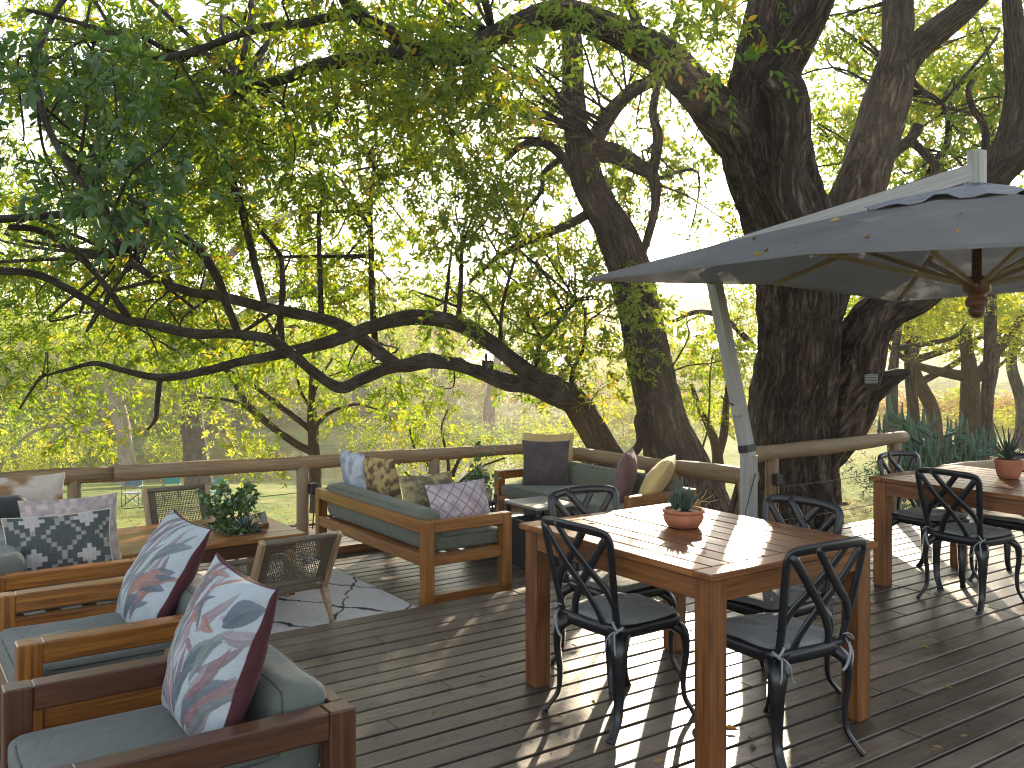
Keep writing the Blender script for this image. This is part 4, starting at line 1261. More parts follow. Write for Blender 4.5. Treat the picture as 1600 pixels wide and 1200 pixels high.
# -- blue green succulent shrub
cs = tree_root(1465, 11.8, 'blue green candelabra succulent shrub with upright stems behind the second table', 'shrub', 'succulent_shrub')
m = MB()
for k in range(30):
    a = g.uniform(0, 6.28)
    r = 0.52 * math.sqrt(g.uniform())
    top_ = np.array([r * math.cos(a), r * math.sin(a), g.uniform(0.7, 1.42)])
    m.tube(catmull([(top_[0] * 0.15, top_[1] * 0.15, 0.0), (top_[0] * 0.5, top_[1] * 0.5, 0.3), top_ * 0.92, top_], 3), [0.035] * 7 + [0.028] * 2 + [0.02], 6)
    for q in range(9):
        b = top_ * g.uniform(0.6, 1.0) + g.normal(size=3) * np.array([0.05, 0.05, 0.03])
        L = g.uniform(0.16, 0.46)
        aa = a + g.normal() * 0.9
        out = np.array([math.cos(aa), math.sin(aa), 0]) * g.uniform(0.1, 0.75)
        e = b + out * L + np.array([0, 0, L * g.uniform(0.5, 1.0)])
        rr = g.uniform(0.014, 0.024)
        pth = catmull([b, b * 0.5 + e * 0.5 + out * L * 0.4 - np.array([0, 0, 0.04]), e], 5)
        m.tube(pth, rr * (1 + 0.22 * np.sin(np.arange(len(pth)) * 2.1)) * np.interp(np.linspace(0, 1, len(pth)), [0, .8, 1], [1, .95, .3]), 5)
o = m.build('stem_cluster', M['cactus'], cs, True)
o['kind'] = 'stuff'
loc = np.array(cs.location)
cl = loc + np.stack([g.normal(size=90) * 0.42, g.normal(size=90) * 0.42, g.uniform(0.15, 1.05, 90)], 1)
crown_from_clumps('low_foliage', cl, np.full(90, 0.17), 7, cs, M['cactus'], 0.055, 311, nleaf=9, aspect=0.35, length=(0.12, 0.25))

# -- river stones
for k, (px, py, d, s, lab) in enumerate(((122, 757, 41.0, 0.40, 'pale boulder at the river edge, nearest to the pillows'), (57, 752, 41.5, 0.6, 'pale boulder at the river edge beside the tie dyed pillow'), (18, 745, 43.0, 0.5, 'small pale boulder at the left edge of the river bank'), (196, 752, 40.0, 0.3, 'grey stone by the foot of the pale bare tree'))):
    bm = bmesh.new()
    bmesh.ops.create_icosphere(bm, subdivisions=3, radius=1.0)
    for v in bm.verts:
        n_ = v.co.copy()
        f_ = 0.75 + 0.5 * float(fbm(np.array(n_.x * 1.4 + 5 + k), np.array(n_.y * 1.4 + n_.z * 1.3 + 9), k))
        v.co = Vector((n_.x * f_ * s * 1.3, n_.y * f_ * s, n_.z * f_ * s * 0.75))
    me = bpy.data.meshes.new('boulder')
    bm.to_mesh(me)
    bm.free()
    smooth_mesh(me)
    o = link('boulder', me, M['rock'])
    X = (px - 800) / F * d
    o.location = W(X, d, float(terrain(X, d)) + s * 0.25)
    tag(o, lab, 'boulder', 'river stones')
for k, (px, d, lab) in enumerate(((1384, 14.0, 'dark stone lying on the lawn beyond the big tree'), (1290, 15.0, 'small dark stone on the lawn beside the big trunk'), (1318, 14.3, 'flat dark stone on the lawn between two other stones'))):
    X = (px - 800) / F * d
    o = link('stone', bpy.data.objects['boulder'].data.copy(), None)
    o.data.materials[0] = M['black_box'] if False else M['soil']
    o.scale = (0.22, 0.18, 0.16)
    o.rotation_euler = (0, 0, k * 1.3)
    o.location = W(X, d, float(terrain(X, d)))
    tag(o, lab, 'stone', 'stones on the lawn')

# -- folding camp chairs far down the lawn
def camp_chair(px, d, rz, label, cloth):
    X = (px - 800) / F * d
    root = empty('camp_chair', W(X, d, float(terrain(X, d)) - 0.01), rz, label, 'camp chair', 'folding camp chairs on the lawn')
    w, dp, h, sh = 0.52, 0.40, 0.86, 0.44
    for sx in (-1, 1):
        m = MB(); m.tube([(sx * w / 2, dp / 2, 0), (sx * w / 2, dp / 2, h)], 0.013, 6); m.build('back_post', M['thin_metal'], root, True)
        m = MB(); m.tube([(sx * w / 2, -dp / 2, 0), (sx * w / 2, -dp / 2, 0.64)], 0.013, 6); m.build('leg', M['thin_metal'], root, True)
        m = MB(); m.box((sx * w / 2, 0, 0.645), (0.045, dp + 0.04, 0.02), 0.004); m.build('armrest', M['thin_metal'], root)
    for sy in (-1, 1):
        for sx in (-1, 1):
            m = MB(); m.tube([(-sx * w / 2, sy * dp / 2 * 0.96, 0.03), (sx * w / 2, sy * dp / 2 * 0.96, sh)], 0.010, 5); m.build('cross_strut', M['thin_metal'], root, True)
    box_obj('seat', (w, dp, 0.02), (0, 0, sh), cloth, root)
    box_obj('backrest', (w, 0.02, 0.2), (0, dp / 2, h - 0.12), cloth, root)
    root.scale = (0.74, 0.74, 0.74)
camp_chair(206, 22.0, -YAW + 0.1, 'slate blue folding camp chair on the lawn, left of the woven chair', M['blue_cloth'])
camp_chair(268, 24.0, -YAW + 0.2, 'teal backed folding camp chair on the lawn, just above the woven chair back', M['teal_cloth'])
camp_chair(340, 22.5, -YAW - 0.3, 'folding camp chair on the lawn just right of the woven chair back', M['teal_cloth'])

# ------------------------------------------------------------------ cushions and pillows
def cushion(name, size, c, mat, parent, r=0.05, puff=0.02, n=12, rot=None, seed=0, piping=None):
    """soft box: rounded edges, a little puffed and uneven"""
    sx, sy, sz = [s / 2 for s in size]
    r = min(r, sx * .9, sy * .9, sz * .9)
    g_ = np.linspace(-1, 1, n)
    V, Fc = [], []
    for ax_ in range(3):
        for sg in (-1, 1):
            a, b = np.meshgrid(g_, g_, indexing='ij')
            a, b = np.sign(a) * np.abs(a) ** 0.6, np.sign(b) * np.abs(b) ** 0.6
            p = np.zeros((n, n, 3))
            o_ = [(1, 2), (2, 0), (0, 1)][ax_]
            p[..., ax_] = sg
            p[..., o_[0]] = a
            p[..., o_[1]] = b
            base = len(V)
            V.extend(p.reshape(-1, 3))
            for i in range(n - 1):
                for j in range(n - 1):
                    q = (base + i * n + j, base + (i + 1) * n + j, base + (i + 1) * n + j + 1, base + i * n + j + 1)
                    Fc.append(q if sg > 0 else q[::-1])
    V = np.array(V)
    h = np.array([sx, sy, sz])
    q = V * h
    inner = np.clip(q, -(h - r), h - r)
    dlt = q - inner
    ln = np.linalg.norm(dlt, axis=1)[:, None]
    q = inner + dlt / np.maximum(ln, 1e-9) * np.minimum(ln, r)
    k = int(np.argmin(h))
    o_ = [i for i in range(3) if i != k]
    bulge = (1 - V[:, o_[0]] ** 2) * (1 - V[:, o_[1]] ** 2)
    q[:, k] += np.sign(V[:, k]) * puff * bulge * (np.abs(V[:, k]) > 0.99)
    nz = fbm(q[:, o_[0]] * 7 + 20 + seed, q[:, o_[1]] * 7 + 20, seed) - 0.5
    q[:, k] += nz * 0.014
    me = bpy.data.meshes.new(name)
    me.from_pydata(q.tolist(), [], Fc)
    bm = bmesh.new()
    bm.from_mesh(me)
    bmesh.ops.remove_doubles(bm, verts=bm.verts, dist=0.0004)
    bm.to_mesh(me)
    bm.free()
    smooth_mesh(me)
    o = link(name, me, mat, parent)
    o.location = c
    if rot is not None:
        o.rotation_euler = rot
    if piping is not None:
        for s in (-1, 1):
            pts = []
            for (u, v) in ((-1, -1), (1, -1), (1, 1), (-1, 1)):
                for t in np.linspace(0, 1, 8, endpoint=False):
                    nu, nv = {(-1, -1): (1, 0), (1, -1): (0, 1), (1, 1): (-1, 0), (-1, 1): (0, -1)}[(u, v)]
                    uu, vv = u + nu * 2 * t, v + nv * 2 * t
                    p = [0, 0, 0]
                    rr_ = r * 0.30
                    kk = 1.0 - 0.06 * (abs(uu) * abs(vv)) ** 6
                    p[o_[0]] = (h[o_[0]] - rr_) * uu * kk
                    p[o_[1]] = (h[o_[1]] - rr_) * vv * kk
                    p[k] = s * (h[k] - rr_)
                    pts.append(p)
            pts.append(pts[0])
            m = MB()
            m.tube(pts, 0.004, 5, cap=False)
            pp = m.build('piping', piping, o, True)
    return o

def pillow(name, label, w, h, t, c, right, up, mat, group=None, printer=None, n=64, piping=None, cat='pillow', seed=0, back=None):
    right = Vector(right).normalized()
    up = Vector(up)
    up = (up - right * up.dot(right)).normalized()
    y = up.cross(right)
    Mx = Matrix((right, y, up)).transposed().to_4x4()
    Mx.translation = Vector(c)
    g_ = np.linspace(-1, 1, n + 1)
    g_ = np.sin(g_ * math.pi / 2) * 0.35 + g_ * 0.65
    u, v = np.meshgrid(g_, g_, indexing='ij')
    pin = 0.075
    x = w / 2 * u * (1 - pin * (1 - v ** 2) * np.abs(u) ** 3)
    z = h / 2 * v * (1 - pin * (1 - u ** 2) * np.abs(v) ** 3)
    th = t / 2 * ((1 - np.abs(u) ** 2.2) ** 0.62) * ((1 - np.abs(v) ** 2.2) ** 0.62)
    wr = (fbm(u * 2.2 + 30 + seed, v * 2.2 + 30, seed) - 0.5) * 0.10 * t
    edge = np.minimum(1, th / (t * 0.12 + 1e-6))
    # creases running in from the corners
    cr = np.sin(np.arctan2(v, u) * 14 + seed) * 0.05 * t * np.clip((np.abs(u) * np.abs(v)) ** 1.2, 0, 1) * edge
    yf = -(th + wr * edge + cr)
    yb = th + wr * edge * 0.5
    N = n + 1
    Vf = np.stack([x, yf, z], -1).reshape(-1, 3)
    Vb = np.stack([x, yb, z], -1).reshape(-1, 3)
    ii_ = (np.arange(n)[:, None] * N + np.arange(n)[None, :])
    q = np.stack([ii_, ii_ + N, ii_ + N + 1, ii_ + 1], -1).reshape(-1, 4)
    Fq = np.concatenate([q, q[:, ::-1] + N * N])
    me = bpy.data.meshes.new(name)
    me.from_pydata(np.concatenate([Vf, Vb]).tolist(), [], Fq.tolist())
    if printer is not None:
        cf = np.array(printer(u, v))
        if back is not None:
            cf[np.maximum(np.abs(u), np.abs(v)) > 0.972] = back
        cb = np.broadcast_to(np.array(back), cf.shape) if back is not None else cf
        cc = np.concatenate([cf.reshape(-1, 3), cb.reshape(-1, 3)])
        a = me.color_attributes.new('print', 'FLOAT_COLOR', 'POINT')
        a.data.foreach_set('color', np.concatenate([cc, np.ones((len(cc), 1))], 1).astype(np.float32).ravel())
    bm = bmesh.new()
    bm.from_mesh(me)
    bmesh.ops.remove_doubles(bm, verts=[v_ for v_ in bm.verts if abs(v_.co.y) < 0.0012], dist=0.0004)
    bm.to_mesh(me)
    bm.free()
    smooth_mesh(me)
    o = link(name, me, mat)
    o.matrix_world = Mx
    tag(o, label, cat, group)
    if piping is not None:
        e = [(x[i, 0], 0, z[i, 0]) for i in range(0, N, 4)] + [(x[-1, i], 0, z[-1, i]) for i in range(4, N, 4)] + [(x[i, -1], 0, z[i, -1]) for i in range(N - 5, -1, -4)] + [(x[0, i], 0, z[0, i]) for i in range(N - 5, -1, -4)]
        m = MB()
        m.tube(e, 0.0045, 6, cap=False)
        pp = m.build('piping', piping, o, True)
    return o

def leaf_print(seed, ground, palette, blades):
    """printed foliage: flat leaf shapes laid over one another on a pale ground"""
    def f(u, v):
        g_ = np.random.default_rng(seed)
        out = np.empty(u.shape + (3,))
        n1 = fbm(u * 3 + 20, v * 3 + 20, seed)
        out[:] = np.array(ground) * (0.88 + 0.24 * n1[..., None])
        for (bu, bv, ang, L, wd, ci) in blades(g_):
            ca, sa = math.cos(ang), math.sin(ang)
            s = ((u - bu) * ca + (v - bv) * sa) / L
            bend = 0.10 * np.sin(np.clip(s, 0, 1) * math.pi) * (1 if ci % 2 else -1) * L
            tt = -(u - bu) * sa + (v - bv) * ca - bend
            prof = wd * np.sin(np.clip(s, 0, 1) * math.pi) ** 0.75
            ins = (s > 0) & (s < 1) & (np.abs(tt) < prof)
            k = np.where(ins, 1.0, 0.0)
            colr = np.array(palette[ci % len(palette)])
            vein = 0.82 + 0.3 * fbm(s * 14 + np.abs(tt) * 60, tt * 55 + 7, seed + ci, 2)
            mid = np.where(np.abs(tt) < wd * 0.09, 1.35, 1.0)
            half = np.where(tt > 0, 1.12, 0.88)
            lc = colr[None, None, :] * (vein * mid * half)[..., None]
            lc = lc * (1 - 0.35 * np.clip(s, 0, 1)[..., None]) + np.array(ground) * 0.35 * np.clip(s, 0, 1)[..., None] * 0.6
            out = out * (1 - 0.88 * k[..., None]) + lc * 0.88 * k[..., None]
        return np.clip(out, 0, 1)
    return f
TROP = [(0.20, 0.105, 0.125), (0.14, 0.165, 0.165), (0.33, 0.20, 0.225), (0.18, 0.21, 0.20), (0.29, 0.225, 0.25), (0.075, 0.10, 0.135), (0.22, 0.12, 0.135), (0.33, 0.16, 0.115)]
def blades_a(g_):
    L = []
    for k in range(40):
        L.append((g_.uniform(-1.05, 0.05), g_.uniform(-1.15, 0.35), g_.uniform(1.25, 1.75), g_.uniform(0.55, 0.95), g_.uniform(0.025, 0.065), int(g_.integers(5))))
    for k in range(16):
        L.append((g_.uniform(-0.1, 0.45), g_.uniform(-1.05, -0.15), g_.uniform(0.55, 1.15), g_.uniform(0.6, 1.1), g_.uniform(0.05, 0.10), int(g_.integers(8))))
    for k in range(16):
        L.append((g_.uniform(-0.8, 0.5), g_.uniform(0.2, 0.75), g_.uniform(0.2, 2.2), g_.uniform(0.3, 0.65), g_.uniform(0.03, 0.075), int(g_.integers(8))))
    L += [(0.55, 0.40, 0.7, 0.55, 0.15, 5), (0.6, 0.33, 0.3, 0.5, 0.09, 4), (0.05, 0.30, 2.6, 0.3, 0.055, 7), (0.45, 0.3, 2.8, 0.35, 0.06, 7), (0.25, 0.0, 2.9, 0.3, 0.05, 6)]
    return L
def blades_b(g_):
    L = []
    for k in range(38):
        L.append((g_.uniform(-1, 0.6), g_.uniform(-0.95, 0.5), g_.uniform(0.95, 1.5), g_.uniform(0.6, 1.1), g_.uniform(0.03, 0.07), int(g_.integers(5))))
    for k in range(10):
        L.append((g_.uniform(-0.2, 0.6), g_.uniform(-0.9, -0.2), g_.uniform(0.2, 0.8), g_.uniform(0.5, 0.9), g_.uniform(0.05, 0.11), int(g_.integers(5, 8))))
    L += [(-0.1, -0.95, 0.75, 0.8, 0.13, 5), (0.0, -0.55, 0.6, 0.9, 0.13, 7), (0.3, 0.1, 0.7, 0.8, 0.10, 1)]
    return L
def kilim(u, v):
    qx, qy = np.floor((u + 1) * 11.0), np.floor((v + 1) * 7.5)
    nz = vnoise(qx * 3.1 + 3, qy * 2.7 + 5, 4)
    a = np.abs((qx % 11) - 5) + np.abs((qy % 9) - 4) * 1.1
    b = np.abs(((qx + 5) % 11) - 5) + np.abs(((qy + 4) % 9) - 4) * 1.1
    dark = np.array((0.075, 0.088, 0.085))
    pale_ = np.array((0.46, 0.42, 0.40))
    mid = np.array((0.30, 0.285, 0.27))
    out = np.empty(u.shape + (3,))
    out[:] = dark
    out[(a < 2.6)] = pale_
    out[(b > 3.6) & (b < 5.0) & (a > 3.4)] = mid
    out[(nz > 0.86) & (a > 2.6)] = mid
    fine = fbm(u * 60 + 70, v * 6 + 20, 3, 2)
    return np.clip(out * (0.8 + 0.4 * fine[..., None]), 0, 1)
def lattice(u, v):
    a, b = u * 2.6 + v * 1.9, u * 2.6 - v * 1.9
    fa, fb = np.abs(a - np.round(a)), np.abs(b - np.round(b))
    line = np.minimum(fa, fb) < 0.055
    n1 = fbm(u * 2.5 + 30, v * 2.5 + 30, 6)
    cell = vnoise(np.floor(a + .5) * 3.3 + 9, np.floor(b + .5) * 2.9 + 9, 2)
    c0, c1 = np.array((0.52, 0.40, 0.40)), np.array((0.50, 0.48, 0.53))
    out = c0 * (1 - n1[..., None]) + c1 * n1[..., None]
    out = out * (0.72 + 0.4 * cell[..., None])
    out = np.where(line[..., None], np.array((0.24, 0.16, 0.15)), out)
    return np.clip(out, 0, 1)
def tiedye(u, v):
    n1, n2 = fbm(u * 2.2 + 40, v * 2.2 + 40, 12), fbm(u * 5 + 10, v * 5 + 60, 13)
    k = np.clip((n1 - 0.38) * 4 + (n2 - 0.5), 0, 1)[..., None]
    return np.clip(np.array((0.55, 0.47, 0.40)) * (1 - k) + np.array((0.27, 0.15, 0.07)) * k, 0, 1)
def marble(c0, c1, s, seed):
    def f(u, v):
        n1 = fbm(u * s + 40, v * s + 40, seed, 5)
        k = np.clip((n1 - 0.4) * 5, 0, 1)[..., None]
        return np.clip(np.array(c0) * (1 - k) + np.array(c1) * k, 0, 1)
    return f
def pinkweave(u, v):
    n1 = fbm(u * 12 + 40, v * 9 + 40, 21, 2)
    k = (vnoise(np.floor((u + 1) * 9) + 3, np.floor((v + 1) * 6) + 3, 9) > 0.55)[..., None]
    return np.clip(np.where(k, np.array((0.50, 0.40, 0.36)), np.array((0.36, 0.31, 0.30))) * (0.8 + 0.4 * n1[..., None]), 0, 1)

# ------------------------------------------------------------------ teak armchairs and sofas (facing local +x)
def teak_seat(name, label, cat, group, loc, rz, D, Wd, H, wood, cloth, post=0.075, seats=1, back_h=0.36, back_t=0.15, runner=True):
    root = empty(name, loc, rz, label, cat, group)
    hx, hy = D / 2 - post / 2, Wd / 2 - post / 2
    sr = H - 0.26
    for sx in (-1, 1):
        for sy in (-1, 1):
            box_obj('leg', (post, post, H), (sx * hx, sy * hy, H / 2), wood, root, 0.005, axis=2)
    for sy in (-1, 1):
        box_obj('armrest', (D - 2 * post, post - 0.004, 0.075), (0, sy * hy, H - 0.0375), wood, root, 0.005, axis=0)
        box_obj('seat_rail', (D - 2 * post, post * 0.6, 0.075), (0, sy * hy, sr), wood, root, 0.004, axis=0)
        if runner:
            box_obj('runner', (D - 2 * post, post - 0.006, 0.065), (0, sy * hy, 0.034), wood, root, 0.004, axis=0)
    xb = -D / 2 + 0.024
    box_obj('back_rail', (0.045, Wd - 2 * post, 0.08), (xb, 0, H - 0.04), wood, root, 0.004, axis=1)
    box_obj('back_rail', (0.045, Wd - 2 * post, 0.08), (xb, 0, sr + 0.005), wood, root, 0.004, axis=1)
    box_obj('front_rail', (0.045, Wd - 2 * post, 0.08), (D / 2 - 0.03, 0, sr), wood, root, 0.004, axis=1)
    ns = max(3, int((D - 0.2) / 0.12))
    for k in range(ns):
        box_obj('seat_slat', (0.07, Wd - 2 * post - 0.02, 0.02), (-D / 2 + 0.14 + k * (D - 0.24) / (ns - 1), 0, sr + 0.022), wood, root, 0.003, axis=1)
    inw = Wd - 2 * post - 0.012
    w1 = inw / seats
    for k in range(seats):
        yy = -inw / 2 + w1 * (k + 0.5)
        cushion('seat_cushion', (D - 0.10, w1 - 0.006, 0.105), (0.045, yy, sr + 0.034 + 0.0525), cloth, root, 0.035, 0.012, 14, seed=k + int(Wd * 10), piping=M['piping_dark'])
    cushion('back_cushion', (back_t, inw - 0.01, back_h), (-D / 2 + 0.045 + back_t / 2, 0, sr + 0.045 + back_h / 2), cloth, root, 0.05, 0.018, 16, rot=(0, R(-5), 0), seed=7 + int(D * 10), piping=M['piping_dark'])
    return root
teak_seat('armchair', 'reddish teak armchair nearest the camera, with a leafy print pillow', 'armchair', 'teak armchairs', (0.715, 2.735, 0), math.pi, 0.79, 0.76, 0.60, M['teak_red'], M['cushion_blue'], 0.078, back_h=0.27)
teak_seat('armchair', 'lighter teak armchair standing behind the nearest armchair', 'armchair', 'teak armchairs', (0.80, 3.87, 0), math.pi, 0.79, 0.80, 0.60, M['teak'], M['cushion_blue'], 0.078, back_h=0.27)
teak_seat('sofa', 'teak sofa at the left edge with zigzag and tie dyed pillows', 'sofa', 'teak sofas', (0.86, 6.18, -STEP), 0.0, 0.76, 1.90, 0.55, M['teak'], M['cushion_blue'], 0.078, 2, back_h=0.29)
teak_seat('sofa', 'teak sofa seen from behind with sagging grey green back cushion', 'sofa', 'teak sofas', (3.31, 6.17, -STEP), 0.0, 0.69, 1.80, 0.55, M['teak'], M['cushion'], 0.075, 2, back_h=0.27)
teak_seat('sofa', 'corner teak sofa with plain sage cushions facing the low black table', 'sofa', 'teak sofas', (5.10, 6.2, -STEP), math.pi, 0.72, 1.86, 0.55, M['teak'], M['cushion'], 0.075, 2, back_h=0.29)

PG = 'loose pillows on the seats'
pillow('pillow', 'leafy mauve print pillow on the nearest armchair', 0.56, 0.50, 0.20, (0.845, 2.75, 0.695), (0, -1, 0), (0.34, 0, 0.94), M['print'], PG, leaf_print(3, (0.40, 0.44, 0.47), TROP, blades_a), 170, None, seed=3, back=(0.075, 0.022, 0.028))
pillow('pillow', 'leafy mauve print pillow with orange flower on the farther armchair', 0.56, 0.50, 0.19, (0.985, 3.95, 0.665), (0, -1, 0), (0.50, 0, 0.86), M['print'], PG, leaf_print(8, (0.40, 0.44, 0.47), TROP, blades_b), 170, None, seed=8, back=(0.075, 0.022, 0.028))
pillow('pillow', 'grey and white stepped diamond lumbar pillow on the left sofa', 0.56, 0.36, 0.15, (0.87, 5.66, 0.49), (1, 0.02, 0), (0.0, 0.32, 0.94), M['print'], PG, kilim, 120, M['piping_pale'], seed=1)
pillow('pillow', 'pinkish woven pillow standing behind the stepped diamond pillow', 0.54, 0.40, 0.14, (0.96, 5.86, 0.53), (1, 0.02, 0), (0.0, 0.25, 0.96), M['print'], PG, pinkweave, 70, None, seed=2)
pillow('pillow', 'brown and cream tie dyed pillow at the far end of the left sofa', 0.52, 0.44, 0.16, (0.83, 6.86, 0.53), (1, -0.1, 0), (0.0, 0.18, 0.98), M['print'], PG, tiedye, 70, None, seed=4)
cushion('bolster', (0.56, 0.16, 0.15), (0.55, 6.60, 0.585), M['dark_canvas'], None, 0.075, 0.0, 12, seed=3)
tag(bpy.data.objects['bolster'], 'dark charcoal bolster in front of the tie dyed pillow at the left edge', 'bolster', PG)
pillow('pillow', 'pale blue grey marbled pillow at the far end of the middle sofa', 0.44, 0.44, 0.17, (3.20, 6.78, 0.55), (0, -1, 0), (-0.22, 0, 0.97), M['print'], PG, marble((0.50, 0.52, 0.58), (0.27, 0.30, 0.38), 3.0, 31), 60, None, seed=5)
pillow('pillow', 'mustard and brown patterned pillow next to the blue grey marbled one', 0.44, 0.44, 0.17, (3.24, 6.42, 0.54), (0.1, -1, 0), (-0.22, 0, 0.97), M['print'], PG, marble((0.46, 0.34, 0.14), (0.12, 0.075, 0.045), 5.0, 32), 60, None, seed=6)
pillow('pillow', 'lilac pillow with brown diamond lattice at the near end of the middle sofa', 0.52, 0.37, 0.16, (3.385, 5.52, 0.475), (1, 0.06, 0), (0.0, 0.35, 0.93), M['print'], PG, lattice, 110, M['piping_dark'], seed=7)
pillow('pillow', 'olive patterned pillow half hidden behind the lilac lattice pillow', 0.46, 0.38, 0.13, (3.30, 5.80, 0.50), (1, 0.06, 0), (0.0, 0.25, 0.96), M['print'], PG, marble((0.36, 0.30, 0.15), (0.15, 0.12, 0.07), 5.0, 33), 60, None, seed=8)
pillow('pillow', 'dark brown knitted pillow at the far corner of the corner sofa', 0.44, 0.43, 0.15, (5.06, 6.76, 0.53), (0.80, -0.60, 0), (0.16, 0.2, 0.96), M['knit'], PG, None, 48, None, seed=9)
pillow('pillow', 'tan pillow behind the dark knitted pillow', 0.48, 0.47, 0.14, (5.18, 6.88, 0.56), (0.80, -0.60, 0), (0.16, 0.2, 0.96), M['tan_cloth'], PG, None, 48, None, seed=10)
pillow('pillow', 'plum brown pillow at the near end of the corner sofa', 0.44, 0.44, 0.17, (5.10, 5.72, 0.53), (-0.75, -0.66, 0), (0.10, -0.12, 0.98), M['plum'], PG, None, 48, None, seed=11)
pillow('pillow', 'mustard yellow pillow leaning beside the plum brown pillow', 0.46, 0.46, 0.17, (5.20, 5.46, 0.52), (-0.75, -0.66, 0), (0.42, -0.40, 0.80), M['mustard'], PG, None, 48, None, seed=12)

# ------------------------------------------------------------------ dining tables
def dining_table(label, cx, cy, sx, sy, h, rz=0.0):
    root = empty('dining_table', (cx, cy, 0), rz, label, 'dining table', 'slatted teak dining tables')
    th, lg, ov = 0.028, 0.088, 0.022
    eb = 0.095
    for s in (-1, 1):
        box_obj('end_board', (sx, eb, th), (0, s * (sy / 2 - eb / 2), h - th / 2), M['table'], root, 0.006, axis=0)
    n = 10
    wv = sx / n
    for k in range(n):
        box_obj('tabletop_slat', (wv - 0.009, sy - 2 * eb - 0.004, th), (-sx / 2 + wv * (k + 0.5), 0, h - th / 2 + random.uniform(-0.0006, 0.0006)), M['table'], root, 0.003, axis=1)
    lx, ly = sx / 2 - ov - lg / 2, sy / 2 - ov - lg / 2
    for a in (-1, 1):
        for b in (-1, 1):
            box_obj('leg', (lg, lg, h - th - 0.001), (a * lx, b * ly, (h - th) / 2), M['table'], root, 0.005, axis=2)
    for b in (-1, 1):
        box_obj('apron', (2 * lx - lg - 0.002, 0.03, 0.085), (0, b * (ly + lg / 2 - 0.02), h - th - 0.045), M['table'], root, 0.003, axis=0)
        box_obj('apron', (0.03, 2 * ly - lg - 0.002, 0.085), (b * (lx + lg / 2 - 0.02), 0, h - th - 0.045), M['table'], root, 0.003, axis=1)
    for k in (-1, 1):
        box_obj('batten', (2 * lx - lg, 0.05, 0.025), (0, k * sy * 0.2, h - th - 0.015), M['table'], root, 0.003, axis=0)
    return root
dining_table('slatted teak dining table in the middle with a terracotta bowl on it', 3.043, 2.985, 1.025, 1.225, 0.76)
dining_table('slatted teak dining table at the right edge with a terracotta pot on it', 6.03, 3.12, 1.06, 1.26, 0.725)

